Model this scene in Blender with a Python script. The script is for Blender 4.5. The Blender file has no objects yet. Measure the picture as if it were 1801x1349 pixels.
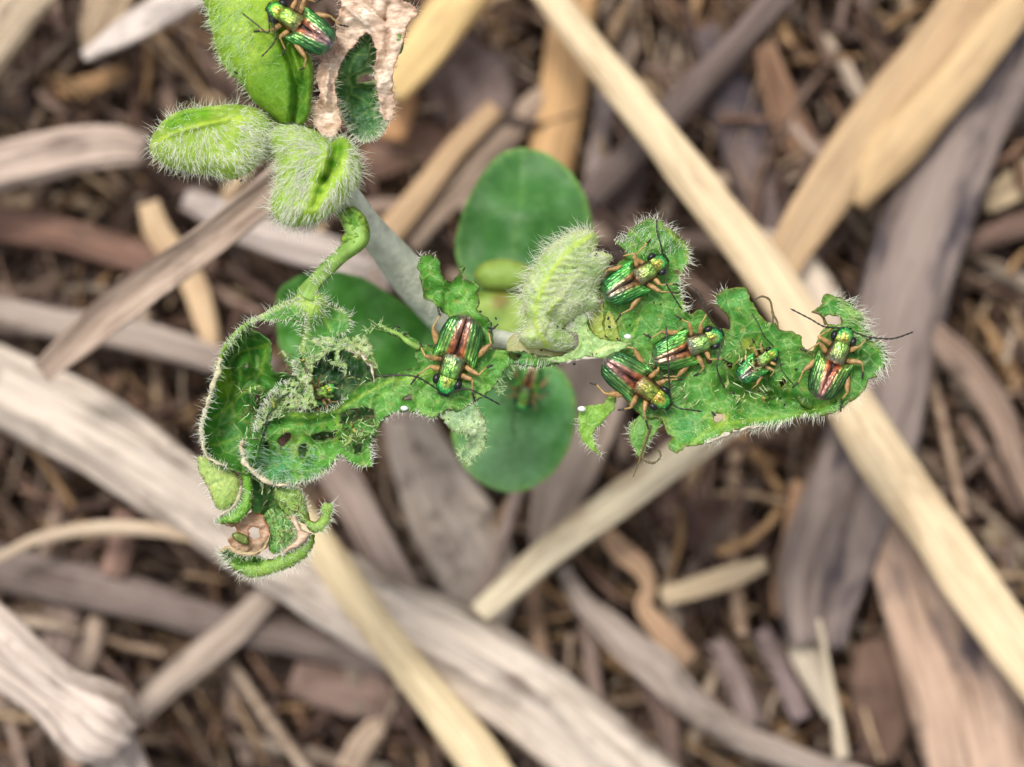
import bpy, math, random
import numpy as np
from mathutils import Vector, noise as mnoise
from mathutils.geometry import delaunay_2d_cdt

random.seed(7); rng = np.random.default_rng(7)
S = bpy.context.scene
S.unit_settings.scale_length = 0.01          # one unit is one centimetre
H = 16.0                                      # camera height over the leaf layer
K = 190.0                                     # photo pixels per unit at z = 0

# ------------------------------------------------------------------ camera, sky, sun, exposure
cam_d = bpy.data.cameras.new('camera'); cam = bpy.data.objects.new('camera', cam_d)
S.collection.objects.link(cam); cam.location = (0, 0, H); S.camera = cam
cam_d.sensor_width = 36; cam_d.lens = 36 * H / (1801 / K)
cam_d.clip_start = 0.1; cam_d.clip_end = 3000
cam_d.dof.use_dof = True; cam_d.dof.focus_distance = H - 0.13
APERTURE = 0.52
cam_d.dof.aperture_fstop = cam_d.lens * 1e-3 / APERTURE

world = bpy.data.worlds.new('World'); S.world = world; world.use_nodes = True
wn = world.node_tree; wn.nodes.clear()
SUN_EL, SUN_AZ = math.radians(62), math.radians(-30)
sky = wn.nodes.new('ShaderNodeTexSky'); sky.sky_type = 'NISHITA'; sky.sun_disc = False
sky.sun_elevation = SUN_EL; sky.sun_rotation = SUN_AZ; sky.dust_density = 4; sky.air_density = 1.0
hs = wn.nodes.new('ShaderNodeHueSaturation'); hs.inputs['Saturation'].default_value = 0.22
bg = wn.nodes.new('ShaderNodeBackground'); bg.inputs['Strength'].default_value = 0.125
wo = wn.nodes.new('ShaderNodeOutputWorld')
wn.links.new(sky.outputs[0], hs.inputs['Color']); wn.links.new(hs.outputs[0], bg.inputs[0]); wn.links.new(bg.outputs[0], wo.inputs[0])

sun_d = bpy.data.lights.new('sun', 'SUN'); sun = bpy.data.objects.new('sun', sun_d); S.collection.objects.link(sun)
sun_d.energy = 1.5; sun_d.angle = math.radians(10); sun_d.color = (1.0, 0.955, 0.88)
sd = Vector((math.sin(SUN_AZ) * math.cos(SUN_EL), math.cos(SUN_AZ) * math.cos(SUN_EL), math.sin(SUN_EL)))
sun.rotation_euler = sd.to_track_quat('Z', 'Y').to_euler(); sun.location = sd * 60

S.view_settings.view_transform = 'Standard'; S.view_settings.look = 'None'
S.view_settings.gamma = 1; S.view_settings.use_curve_mapping = False
S.view_settings.exposure = 0.42
S.render.engine = 'CYCLES'
S.cycles.use_denoising = True
S.cycles.max_bounces = 6; S.cycles.diffuse_bounces = 3; S.cycles.glossy_bounces = 2
S.cycles.transmission_bounces = 3; S.cycles.transparent_max_bounces = 4

# ------------------------------------------------------------------ helpers
def lin(r, g, b):
    f = lambda c: (c / 255 / 12.92) if c / 255 <= 0.04045 else ((c / 255 + 0.055) / 1.055) ** 2.4
    return np.array([f(r), f(g), f(b)])

def W(px, py, z=0.0):
    """the place at height z that the photograph shows at pixel (px, py)"""
    k = (H - z) / H / K
    return ((px - 900.5) * k, (674.5 - py) * k, z)

def Wn(P, z):
    k = (H - z) / H / K
    return np.stack([(P[:, 0] - 900.5) * k, (674.5 - P[:, 1]) * k, z], axis=1)

ZOOM = {1: (240, 0, 3.211), 2: (340, 420, 3.9675), 3: (330, 660, 3.55), 4: (620, 430, 3.373),
        5: (900, 370, 4.497), 6: (1000, 520, 4.216), 7: (1200, 480, 4.093), 0: (0, 0, 1.0)}
def q(k, *pts):
    x0, y0, s = ZOOM[k]
    return [(x0 + x / s, y0 + y / s) for x, y in pts]

def link(o, parent=None, label=None, cat=None, group=None, kind=None):
    S.collection.objects.link(o)
    if parent is not None: o.parent = parent
    if label: o['label'] = label
    if cat: o['category'] = cat
    if group: o['group'] = group
    if kind: o['kind'] = kind
    return o

def empty(name, loc, label, cat, group=None, rz=0, sc=1):
    o = bpy.data.objects.new(name, None); o.location = loc; o.rotation_euler = (0, 0, rz)
    o.scale = (sc, sc, sc); o.empty_display_size = 0.1
    return link(o, None, label, cat, group)

def mesh_np(name, V, F, mat, col=None, uv=None, smooth=True):
    me = bpy.data.meshes.new(name)
    me.from_pydata([tuple(v) for v in np.asarray(V, float).tolist()], [], [tuple(f) for f in F])
    if smooth: me.shade_smooth()
    if col is not None:
        a = me.color_attributes.new('Col', 'FLOAT_COLOR', 'POINT')
        c4 = np.ones((len(V), 4), np.float32); c4[:, :3] = col
        a.data.foreach_set('color', c4.ravel())
    if uv is not None:
        l = me.uv_layers.new(name='UVMap'); idx = np.zeros(len(me.loops), int)
        me.loops.foreach_get('vertex_index', idx)
        l.data.foreach_set('uv', np.asarray(uv, np.float32)[idx].ravel())
    me.materials.append(mat)
    return me

def nz(P, s, seed=0.0, octv=3):
    """fractal noise of the pixel points P, about -1..1"""
    return np.array([mnoise.fractal(Vector((p[0] / s + seed * 7.31, p[1] / s - seed * 3.7, seed)), 1.0, 2.0, octv) for p in P])

# ------------------------------------------------------------------ materials
class N:
    def __init__(s, name):
        s.m = bpy.data.materials.new(name); s.m.use_nodes = True; s.t = s.m.node_tree; s.t.nodes.clear()
    def n(s, typ, ins=None, **kw):
        nd = s.t.nodes.new(typ)
        for k, v in kw.items(): setattr(nd, k, v)
        for k, v in (ins or {}).items():
            sock = nd.inputs[k]
            if isinstance(v, bpy.types.NodeSocket): s.t.links.new(v, sock)
            else: sock.default_value = v
        return nd
    def mix(s, fac, a, b, mode='MIX'):
        nd = s.n('ShaderNodeMix', data_type='RGBA', blend_type=mode)
        for sock, v in ((nd.inputs[0], fac), (nd.inputs[6], a), (nd.inputs[7], b)):
            if isinstance(v, bpy.types.NodeSocket): s.t.links.new(v, sock)
            else: sock.default_value = (*v, 1) if hasattr(v, '__len__') and len(v) == 3 else v
        return nd.outputs[2]
    def ramp(s, fac, *stops):
        nd = s.n('ShaderNodeValToRGB', {0: fac}); e = nd.color_ramp.elements
        while len(e) < len(stops): e.new(0.5)
        for el, (p, v) in zip(e, stops):
            el.position = p; el.color = (*v, 1) if hasattr(v, '__len__') else (v, v, v, 1)
        return nd.outputs[0]
    def out(s, sh): s.n('ShaderNodeOutputMaterial', {0: sh}); return s.m

def leaf_mat(name, rough=0.42, transl=0.3, bump=0.25, vein_scale=9.0, spec=0.5, gain=1.5, net=0.2):
    a = N(name)
    col = a.n('ShaderNodeAttribute', attribute_name='Col').outputs['Color']
    tc = a.n('ShaderNodeTexCoord').outputs['Object']
    warp = a.n('ShaderNodeTexNoise', {'Vector': tc, 'Scale': 3.0, 'Detail': 3.0})
    wc = a.mix(0.06, tc, warp.outputs['Color'], 'ADD')
    v1 = a.n('ShaderNodeTexVoronoi', {'Vector': wc, 'Scale': vein_scale}, feature='DISTANCE_TO_EDGE').outputs['Distance']
    v2 = a.n('ShaderNodeTexVoronoi', {'Vector': wc, 'Scale': vein_scale * 3.2}, feature='DISTANCE_TO_EDGE').outputs['Distance']
    f1 = a.ramp(v1, (0.0, 1.0), (0.07, 0.0)); f2 = a.ramp(v2, (0.0, 0.6), (0.12, 0.0))
    n1 = a.n('ShaderNodeTexNoise', {'Vector': tc, 'Scale': 14.0, 'Detail': 6.0, 'Roughness': 0.65}).outputs['Fac']
    n2 = a.n('ShaderNodeTexNoise', {'Vector': tc, 'Scale': 60.0, 'Detail': 3.0}).outputs['Fac']
    c = a.mix(a.ramp(n1, (0.30, 0.0), (0.72, 1.0)), a.mix(1.0, col, (0.86 * gain, 0.80 * gain, 0.60 * gain), 'MULTIPLY'), a.mix(1.0, col, (1.36 * gain, 1.12 * gain, 1.1 * gain), 'MULTIPLY'))
    c = a.mix(a.n('ShaderNodeMath', {0: f1, 1: net}, operation='MULTIPLY').outputs[0], c, (0.45, 0.66, 0.20))
    c = a.mix(a.n('ShaderNodeMath', {0: f2, 1: net * 0.7}, operation='MULTIPLY').outputs[0], c, (0.05, 0.16, 0.03))
    h = a.n('ShaderNodeMath', {0: f1, 1: n2}, operation='ADD').outputs[0]
    h = a.n('ShaderNodeMath', {0: h, 1: f2}, operation='ADD').outputs[0]
    b = a.n('ShaderNodeBump', {'Strength': bump, 'Distance': 0.02, 'Height': h}).outputs[0]
    p = a.n('ShaderNodeBsdfPrincipled', {'Base Color': c, 'Roughness': rough, 'Normal': b, 'Specular IOR Level': spec})
    tcol = a.mix(1.0, c, (1.35, 1.2, 0.5), 'MULTIPLY')
    t = a.n('ShaderNodeBsdfTranslucent', {'Color': tcol, 'Normal': b})
    return a.out(a.n('ShaderNodeMixShader', {0: transl, 1: p.outputs[0], 2: t.outputs[0]}).outputs[0])

M = {}
M['leaf'] = leaf_mat('leaf_green', 0.42, 0.24, 0.32, 5.0, 0.45, 1.45, 0.42)
M['bud'] = leaf_mat('bud_green', 0.6, 0.3, 0.25, 9.0, 0.25, 1.2, 0.22)
M['smooth_leaf'] = leaf_mat('smooth_leaf_green', 0.5, 0.18, 0.05, 2.4, 0.4, 1.35, 0.05)
def dry_mat():
    a = N('dry_leaf_tissue'); col = a.n('ShaderNodeAttribute', attribute_name='Col').outputs['Color']
    tc = a.n('ShaderNodeTexCoord').outputs['Object']
    mp = a.n('ShaderNodeMapping', {'Vector': tc, 'Rotation': (0, 0, 0.5), 'Scale': (9.0, 34.0, 9.0)}).outputs[0]
    n1 = a.n('ShaderNodeTexNoise', {'Vector': mp, 'Scale': 1.0, 'Detail': 5.0, 'Distortion': 0.8}).outputs['Fac']
    n2 = a.n('ShaderNodeTexNoise', {'Vector': tc, 'Scale': 5.0, 'Detail': 4.0}).outputs['Fac']
    c = a.mix(a.ramp(n1, (0.35, 0.0), (0.65, 1.0)), a.mix(1.0, col, (0.78, 0.68, 0.60), 'MULTIPLY'), a.mix(1.0, col, (1.18, 1.14, 1.1), 'MULTIPLY'))
    c = a.mix(a.ramp(n2, (0.6, 0.0), (0.8, 0.4)), c, (0.50, 0.30, 0.18))
    b = a.n('ShaderNodeBump', {'Strength': 0.4, 'Distance': 0.02, 'Height': n1}).outputs[0]
    p = a.n('ShaderNodeBsdfPrincipled', {'Base Color': c, 'Roughness': 0.6, 'Normal': b, 'Specular IOR Level': 0.25})
    t = a.n('ShaderNodeBsdfTranslucent', {'Color': c})
    return a.out(a.n('ShaderNodeMixShader', {0: 0.25, 1: p.outputs[0], 2: t.outputs[0]}).outputs[0])
M['dry'] = dry_mat()

def hair_mat(name, c, transl=0.45):
    a = N(name)
    p = a.n('ShaderNodeBsdfPrincipled', {'Base Color': (*c, 1), 'Roughness': 0.35, 'Specular IOR Level': 0.5})
    t = a.n('ShaderNodeBsdfTranslucent', {'Color': (*c, 1)})
    return a.out(a.n('ShaderNodeMixShader', {0: transl, 1: p.outputs[0], 2: t.outputs[0]}).outputs[0])
M['hair'] = hair_mat('white_plant_hair', (0.94, 0.95, 0.84))
M['hair_green'] = hair_mat('pale_green_plant_hair', (0.74, 0.90, 0.50))
M['hair_dry'] = hair_mat('cream_plant_hair', (0.90, 0.80, 0.68))
M['hair_blue'] = hair_mat('silvery_plant_hair', (0.55, 0.78, 0.58))

def litter_mat(name, streak=0.5, patch=0.4, patch_col=(0.05, 0.04, 0.05), rough=0.75, fine=26.0, patch_scale=0.9, bump=0.5, spec=0.2):
    a = N(name)
    oi = a.n('ShaderNodeObjectInfo'); base = oi.outputs['Color']; rnd = oi.outputs['Random']
    uv = a.n('ShaderNodeUVMap').outputs[0]
    xyz = a.n('ShaderNodeSeparateXYZ', {0: uv})
    seed = a.n('ShaderNodeMath', {0: rnd, 1: 71.0}, operation='MULTIPLY').outputs[0]
    def vec(su, sv):
        u = a.n('ShaderNodeMath', {0: xyz.outputs[0], 1: su}, operation='MULTIPLY').outputs[0]
        v = a.n('ShaderNodeMath', {0: xyz.outputs[1], 1: sv}, operation='MULTIPLY').outputs[0]
        return a.n('ShaderNodeCombineXYZ', {0: u, 1: v, 2: seed}).outputs[0]
    s1 = a.n('ShaderNodeTexNoise', {'Vector': vec(fine, 1.1), 'Scale': 1.0, 'Detail': 4.0, 'Roughness': 0.6}).outputs['Fac']
    s2 = a.n('ShaderNodeTexNoise', {'Vector': vec(fine * 0.3, 0.35), 'Scale': 1.0, 'Detail': 3.0}).outputs['Fac']
    pt = a.n('ShaderNodeTexNoise', {'Vector': vec(3.0, patch_scale), 'Scale': 1.0, 'Detail': 6.0, 'Roughness': 0.65}).outputs['Fac']
    c = a.mix(a.n('ShaderNodeMath', {0: a.ramp(s1, (0.36, 1.0), (0.60, 0.0)), 1: streak}, operation='MULTIPLY').outputs[0], base, a.mix(1.0, base, (0.42, 0.36, 0.33), 'MULTIPLY'))
    c = a.mix(a.n('ShaderNodeMath', {0: a.ramp(s2, (0.42, 0.0), (0.66, 1.0)), 1: streak}, operation='MULTIPLY').outputs[0], c, a.mix(1.0, base, (1.22, 1.19, 1.16), 'MULTIPLY'))
    c = a.mix(a.n('ShaderNodeMath', {0: a.ramp(pt, (0.52, 0.0), (0.66, 1.0)), 1: patch}, operation='MULTIPLY').outputs[0], c, patch_col)
    h = a.n('ShaderNodeMath', {0: s1, 1: s2}, operation='ADD').outputs[0]
    b = a.n('ShaderNodeBump', {'Strength': bump, 'Distance': 0.05, 'Height': h}).outputs[0]
    return a.out(a.n('ShaderNodeBsdfPrincipled', {'Base Color': c, 'Roughness': rough, 'Normal': b, 'Specular IOR Level': spec}).outputs[0])
M['straw'] = litter_mat('golden_straw', 0.55, 0.55, (0.38, 0.24, 0.13), 0.55, 30.0, 0.8, 0.5, 0.3)
M['wood'] = litter_mat('weathered_stalk', 0.9, 0.6, (0.10, 0.07, 0.055), 0.85, 26.0, 1.1, 0.8)
M['mottled'] = litter_mat('mottled_bark', 0.95, 0.9, (0.060, 0.050, 0.062), 0.85, 14.0, 0.8, 0.8)
M['deadleaf'] = litter_mat('dead_leaf', 0.7, 0.75, (0.08, 0.05, 0.042), 0.85, 12.0, 2.5, 0.8)

def soil_mat():
    a = N('dark_soil'); tc = a.n('ShaderNodeTexCoord').outputs['Object']
    n1 = a.n('ShaderNodeTexNoise', {'Vector': tc, 'Scale': 1.6, 'Detail': 8.0, 'Roughness': 0.7}).outputs['Fac']
    n2 = a.n('ShaderNodeTexNoise', {'Vector': tc, 'Scale': 9.0, 'Detail': 6.0, 'Roughness': 0.7}).outputs['Fac']
    c = a.mix(a.ramp(n1, (0.35, 0.0), (0.7, 1.0)), (0.030, 0.021, 0.018), (0.11, 0.075, 0.06))
    c = a.mix(a.ramp(n2, (0.5, 0.0), (0.75, 0.6)), c, (0.17, 0.125, 0.10))
    b = a.n('ShaderNodeBump', {'Strength': 0.9, 'Distance': 0.2, 'Height': n2}).outputs[0]
    return a.out(a.n('ShaderNodeBsdfPrincipled', {'Base Color': c, 'Roughness': 0.95, 'Normal': b, 'Specular IOR Level': 0.1}).outputs[0])
M['soil'] = soil_mat()

def shell_mat(name, metallic, rough, bump, scale):
    a = N(name); col = a.mix(1.0, a.n('ShaderNodeAttribute', attribute_name='Col').outputs['Color'], a.n('ShaderNodeObjectInfo').outputs['Color'], 'MULTIPLY')
    tc = a.n('ShaderNodeTexCoord').outputs['Object']
    tc = a.n('ShaderNodeMapping', {'Vector': tc, 'Scale': (1.0, 0.38, 1.0)}).outputs[0]
    v = a.n('ShaderNodeTexVoronoi', {'Vector': tc, 'Scale': scale}).outputs['Distance']
    nn = a.n('ShaderNodeTexNoise', {'Vector': tc, 'Scale': scale * 0.45, 'Detail': 3.0}).outputs['Fac']
    c = a.mix(a.ramp(nn, (0.35, 0.0), (0.7, 1.0)), a.mix(1.0, col, (0.32, 0.40, 0.42), 'MULTIPLY'), a.mix(1.0, col, (1.6, 1.5, 1.35), 'MULTIPLY'))
    b = a.n('ShaderNodeBump', {'Strength': bump, 'Distance': 0.01, 'Height': v}).outputs[0]
    return a.out(a.n('ShaderNodeBsdfPrincipled', {'Base Color': c, 'Metallic': metallic, 'Roughness': rough, 'Normal': b, 'Coat Weight': 0.3, 'Coat Roughness': 0.15}).outputs[0])
M['shell'] = shell_mat('metallic_wing_case', 0.70, 0.31, 0.5, 48.0)
M['thorax'] = shell_mat('metallic_thorax', 0.70, 0.32, 0.5, 70.0)

def plain(name, c, rough=0.5, metallic=0.0, transl=0.0, noise=0.25, scale=30.0):
    a = N(name); tc = a.n('ShaderNodeTexCoord').outputs['Object']
    nn = a.n('ShaderNodeTexNoise', {'Vector': tc, 'Scale': scale, 'Detail': 3.0}).outputs['Fac']
    col = a.mix(a.ramp(nn, (0.3, 0.0), (0.7, 1.0)), tuple(x * (1 - noise) for x in c), tuple(min(1, x * (1 + noise)) for x in c))
    p = a.n('ShaderNodeBsdfPrincipled', {'Base Color': col, 'Roughness': rough, 'Metallic': metallic})
    if transl:
        t = a.n('ShaderNodeBsdfTranslucent', {'Color': col})
        return a.out(a.n('ShaderNodeMixShader', {0: transl, 1: p.outputs[0], 2: t.outputs[0]}).outputs[0])
    return a.out(p.outputs[0])
M['femur'] = plain('amber_leg', (0.46, 0.27, 0.10), 0.4, 0, 0.2, 0.5, 16)
M['tibia'] = plain('tan_leg', (0.55, 0.38, 0.14), 0.35, 0, 0.15)
M['tarsus'] = plain('black_foot', (0.03, 0.025, 0.02), 0.4)
M['eye'] = plain('black_eye', (0.010, 0.010, 0.014), 0.3)
M['underside'] = plain('dark_underside', (0.06, 0.03, 0.015), 0.5)
M['egg'] = plain('white_speck', (0.85, 0.85, 0.80), 0.35)
M['frass'] = plain('black_frass', (0.018, 0.02, 0.016), 0.5)
M['stemhair'] = plain('fuzzy_stem', (0.80, 0.84, 0.70), 0.7, 0, 0.2, 0.2, 9)
M['green_stem'] = plain('green_stem', (0.28, 0.48, 0.09), 0.5, 0, 0.2, 0.3, 8)
M['wire'] = plain('brown_vein_thread', (0.13, 0.10, 0.04), 0.6)

# ------------------------------------------------------------------ geometry builders
def resample(pts, step, closed):
    P = np.array(pts, float); n = len(P); out = []
    segs = n if closed else n - 1
    for i in range(segs):
        if closed: p0, p1, p2, p3 = P[(i - 1) % n], P[i], P[(i + 1) % n], P[(i + 2) % n]
        else: p0, p1, p2, p3 = P[max(i - 1, 0)], P[i], P[i + 1], P[min(i + 2, n - 1)]
        L = np.linalg.norm((p2 - p1)[:2]); k = max(1, int(round(L / step)))
        for j in range(k):
            t = j / k
            c = 0.5 * ((2 * p1) + (-p0 + p2) * t + (2 * p0 - 5 * p1 + 4 * p2 - p3) * t * t + (-p0 + 3 * p1 - 3 * p2 + p3) * t ** 3)
            l = p1 + (p2 - p1) * t
            out.append(0.65 * c + 0.35 * l if closed else c)
    if not closed: out.append(P[-1])
    return np.array(out)

def seg_dist(P, poly, closed=True):
    A = np.asarray(poly, float)[:, :2]; B = np.roll(A, -1, axis=0)
    if not closed: A, B = A[:-1], B[:-1]
    best = np.full(len(P), 1e9)
    for a, b in zip(A, B):
        d = b - a; L = max(d @ d, 1e-9)
        t = np.clip(((P - a) @ d) / L, 0, 1)
        best = np.minimum(best, np.linalg.norm(P - (a + t[:, None] * d), axis=1))
    return best

def inside(P, poly):
    poly = np.asarray(poly)[:, :2]; c = np.zeros(len(P), bool)
    x, y = P[:, 0], P[:, 1]; j = len(poly) - 1
    for i in range(len(poly)):
        xi, yi = poly[i]; xj, yj = poly[j]
        if yi != yj:
            cond = ((yi > y) != (yj > y)) & (x < (xj - xi) * (y - yi) / (yj - yi) + xi)
            c ^= cond
        j = i
    return c

def sheet(name, parent, outline, base, base2=None, z=0.0, ctrl=None, holes=(), veins=(), folds=(), dome=0.0, dome_w=40.0,
          curl=0.0, curl_w=10.0, wav=0.03, wav_s=60.0, jag=1.2, grid=5.0, edge=(120, 110, 40), edge_w=3.0, edge_mix=0.5,
          vein_col=(165, 195, 95), thick=0.014, mat='leaf', lace=None, lace_s=9.0, closed=False, seed=1, blots=(), label=None, spots=0.0, belly=1.0):
    """a leaf cut to an outline, shaped by control heights, folds and veins, with its own thickness"""
    rs = np.random.default_rng(seed)
    def prep(o, j):
        o = resample(o, 4.0, True)
        t = np.roll(o, -1, 0) - np.roll(o, 1, 0); nn = np.stack([-t[:, 1], t[:, 0]], 1); nn /= np.linalg.norm(nn, axis=1)[:, None] + 1e-9
        return o + nn * (nz(o, 9, seed, 4) * j * 2.2 + rs.normal(0, 0.25 * j, len(o)))[:, None]
    O = prep(outline, jag); Hs = [prep(h, jag * 0.8) for h in holes]
    x0, y0 = O.min(0); x1, y1 = O.max(0)
    gx, gy = np.meshgrid(np.arange(x0, x1, grid), np.arange(y0, y1, grid * 0.87))
    gx = gx + (np.arange(gx.shape[0]) % 2)[:, None] * grid / 2
    G = np.stack([gx.ravel(), gy.ravel()], 1) + rs.uniform(-0.22, 0.22, (gx.size, 2)) * grid
    G = G[inside(G, O)]
    G = G[seg_dist(G, O) > grid * 0.45]
    for h in Hs: G = G[~inside(G, h)]; G = G[seg_dist(G, h) > grid * 0.4]
    pts = [O] + Hs + [G]; V2 = np.concatenate(pts); E = []; off = 0
    for lp in [O] + Hs:
        n = len(lp); E += [(off + i, off + (i + 1) % n) for i in range(n)]; off += n
    r = delaunay_2d_cdt([Vector(p) for p in V2.tolist()], E, [], 0, 1e-4)
    P = np.array([(v.x, v.y) for v in r[0]]); F = np.array([f for f in r[2] if len(f) == 3])
    C = P[F].mean(1); keep = inside(C, O)
    for h in Hs: keep &= ~inside(C, h)
    if lace is not None: keep &= nz(C, lace_s, seed + 11, 2) < lace
    F = F[keep]
    used = np.unique(F); remap = -np.ones(len(P), int); remap[used] = np.arange(len(used)); P = P[used]; F = remap[F]
    a, b, c = P[F[:, 0]], P[F[:, 1]], P[F[:, 2]]
    cw = ((b - a)[:, 0] * (c - a)[:, 1] - (b - a)[:, 1] * (c - a)[:, 0]) > 0
    F[cw] = F[cw][:, ::-1]                               # y runs down in the photograph: keep faces up
    d = seg_dist(P, O)
    for h in Hs: d = np.minimum(d, seg_dist(P, h))
    def height(P, d):
        zz = np.full(len(P), float(z))
        if ctrl:
            cp = np.array(ctrl, float); D2 = ((P[:, None, :] - cp[None, :, :2]) ** 2).sum(2) + 60.0
            w = 1 / D2 ** 1.3; zz = zz + (w * cp[None, :, 2]).sum(1) / w.sum(1)
        t = np.clip(d / dome_w, 0, 1); top = dome * np.sqrt(1 - (1 - t) ** 2)
        zz = zz + top + curl * np.exp(-d / curl_w) + nz(P, wav_s, seed, 2) * wav * 0.8 + nz(P, wav_s * 0.3, seed + 5, 2) * wav * 0.14
        for pl, w, dz in folds: zz = zz + dz * np.exp(-(seg_dist(P, pl, False) / w) ** 2)
        for pl, w, *_ in veins: zz = zz - 0.018 * np.exp(-(seg_dist(P, pl, False) / w) ** 2)
        return zz
    zz = height(P, d)
    B1 = lin(*base); B2 = lin(*(base2 or base))
    f = np.clip(0.5 + 0.9 * nz(P, 38, seed + 3, 4), 0, 1)[:, None]
    col = B1 * (1 - f) + B2 * f
    for pl, w, *s in veins:
        m = (np.exp(-(seg_dist(P, pl, False) / w) ** 2) * (s[0] if s else 0.7))[:, None]; col = col * (1 - m) + lin(*vein_col) * m
    for bx, by, br, bc, bm in blots:
        dd = np.hypot(P[:, 0] - bx, P[:, 1] - by) * (1 + 0.35 * nz(P, 14, seed + 8, 2))
        m = (bm * np.clip(1.4 - dd / br, 0, 1))[:, None]; col = col * (1 - m) + lin(*bc) * m
    if spots:
        sp = np.clip((nz(P, 12, seed + 20, 4) - 0.36) * 4, 0, 1)[:, None] * spots; col = col * (1 - sp) + lin(170, 160, 90) * sp
        sp = np.clip((nz(P, 6, seed + 31, 3) - 0.5) * 8, 0, 1)[:, None] * spots; col = col * (1 - sp) + lin(40, 50, 25) * sp
    m = (np.exp(-d / edge_w) * edge_mix * np.clip(0.8 + 0.9 * nz(P, 12, seed + 2, 2), 0, 1.3))[:, None]; m = np.clip(m, 0, 1)
    col = col * (1 - m) + lin(*edge) * m
    V = Wn(P, zz)
    fo = [tuple(x) for x in F.tolist()]
    if closed:
        n = len(V); t = np.clip(d / dome_w, 0, 1); bot = zz - (belly * dome * 1.6 * np.sqrt(1 - (1 - t) ** 2)) - 0.004
        Vb = Wn(P, bot); V = np.concatenate([V, Vb]); col = np.concatenate([col, col])
        ed = {}
        for x in fo:
            for k in range(3):
                e = (x[k], x[(k + 1) % 3]); kk = (min(e), max(e)); ed[kk] = None if kk in ed else e
        fb = [(x[2] + n, x[1] + n, x[0] + n) for x in fo]
        side = [(e[1], e[0], e[0] + n, e[1] + n) for e in ed.values() if e]
        fo = fo + fb + side
    me = mesh_np(name, V, fo, M[mat], col)
    o = bpy.data.objects.new(name, me); link(o, parent, label)
    if not closed and thick:
        md = o.modifiers.new('thickness', 'SOLIDIFY'); md.thickness = thick; md.offset = -1
    o_data = dict(obj=o, O=O, Hs=Hs, P=P, d=d, z=zz, F=F, height=lambda x, y: float(height(np.array([[x, y]]), seg_dist(np.array([[x, y]]), O))[0]))
    return o_data

def hairs(name, parent, roots, dirs, lens, rad=0.0021, mat='hair', bend=0.35, seed=0):
    """many fine tapering hairs: roots and dirs are (n,3) in scene units"""
    rs = np.random.default_rng(seed); n = len(roots)
    D = dirs / (np.linalg.norm(dirs, axis=1)[:, None] + 1e-9)
    rb = rs.normal(0, 1, (n, 3)); rb -= (rb * D).sum(1)[:, None] * D; rb /= np.linalg.norm(rb, axis=1)[:, None] + 1e-9
    L = lens[:, None]
    p0 = roots - D * 0.01; p1 = roots + D * L * 0.5 + rb * L * bend * 0.12; p2 = roots + D * L + rb * L * bend * rs.uniform(0.0, 1.9, (n, 1))
    side = np.cross(D, rb); V = np.zeros((n, 7, 3))
    for k in range(3):
        an = 2 * math.pi * k / 3; o = rb * math.cos(an) + side * math.sin(an)
        V[:, k] = p0 + o * rad * 1.25; V[:, 3 + k] = p1 + o * rad * 0.85
    V[:, 6] = p2
    base = np.array([(0, 1, 4, 3), (1, 2, 5, 4), (2, 0, 3, 5)]); tip = np.array([(3, 4, 6), (4, 5, 6), (5, 3, 6)])
    off = (np.arange(n) * 7)[:, None, None]
    F = [tuple(x) for x in (base[None] + off).reshape(-1, 4).tolist()] + [tuple(x) for x in (tip[None] + off).reshape(-1, 3).tolist()]
    o = bpy.data.objects.new(name, mesh_np(name, V.reshape(-1, 3), F, M[mat], smooth=False)); link(o, parent, kind='stuff'); return o

def surf_hairs(sh, parent, count, length=20, lean=(0, 0), radial=None, radial_w=1.0, up=0.5, mat='hair', rad=0.0021, seed=0, mask=None, jitter=0.35, bend=0.4):
    rs = np.random.default_rng(seed + 100)
    tri = sh['F']; P = sh['P']; a, b, c = P[tri[:, 0]], P[tri[:, 1]], P[tri[:, 2]]
    area = np.abs((b - a)[:, 0] * (c - a)[:, 1] - (b - a)[:, 1] * (c - a)[:, 0])
    if mask is not None: area = area * mask((a + b + c) / 3)
    k = rs.choice(len(tri), count, p=area / area.sum()); u = rs.uniform(0, 1, (count, 2)); fl = u.sum(1) > 1; u[fl] = 1 - u[fl]
    w = np.stack([1 - u.sum(1), u[:, 0], u[:, 1]], 1)
    Q = (P[tri[k]] * w[:, :, None]).sum(1); Zq = (sh['z'][tri[k]] * w).sum(1)
    # patchy: follow noise
    kp = nz(Q, 22, seed + 4, 2) > rs.uniform(-0.75, 0.2, count); Q, Zq = Q[kp], Zq[kp]; n = len(Q)
    d = np.zeros((n, 3)); d[:, 0] = lean[0]; d[:, 1] = -lean[1]
    if radial is not None:
        r = Q - np.array(radial); r /= np.linalg.norm(r, axis=1)[:, None] + 1e-6; d[:, 0] += r[:, 0] * radial_w; d[:, 1] -= r[:, 1] * radial_w
    d[:, 2] = up; d += rs.normal(0, jitter, (n, 3)); d[:, 2] = np.abs(d[:, 2])
    return hairs('hairs', parent, Wn(Q, Zq), d, rs.uniform(0.45, 1.15, n) * length / K, rad, mat, bend, seed)

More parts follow.
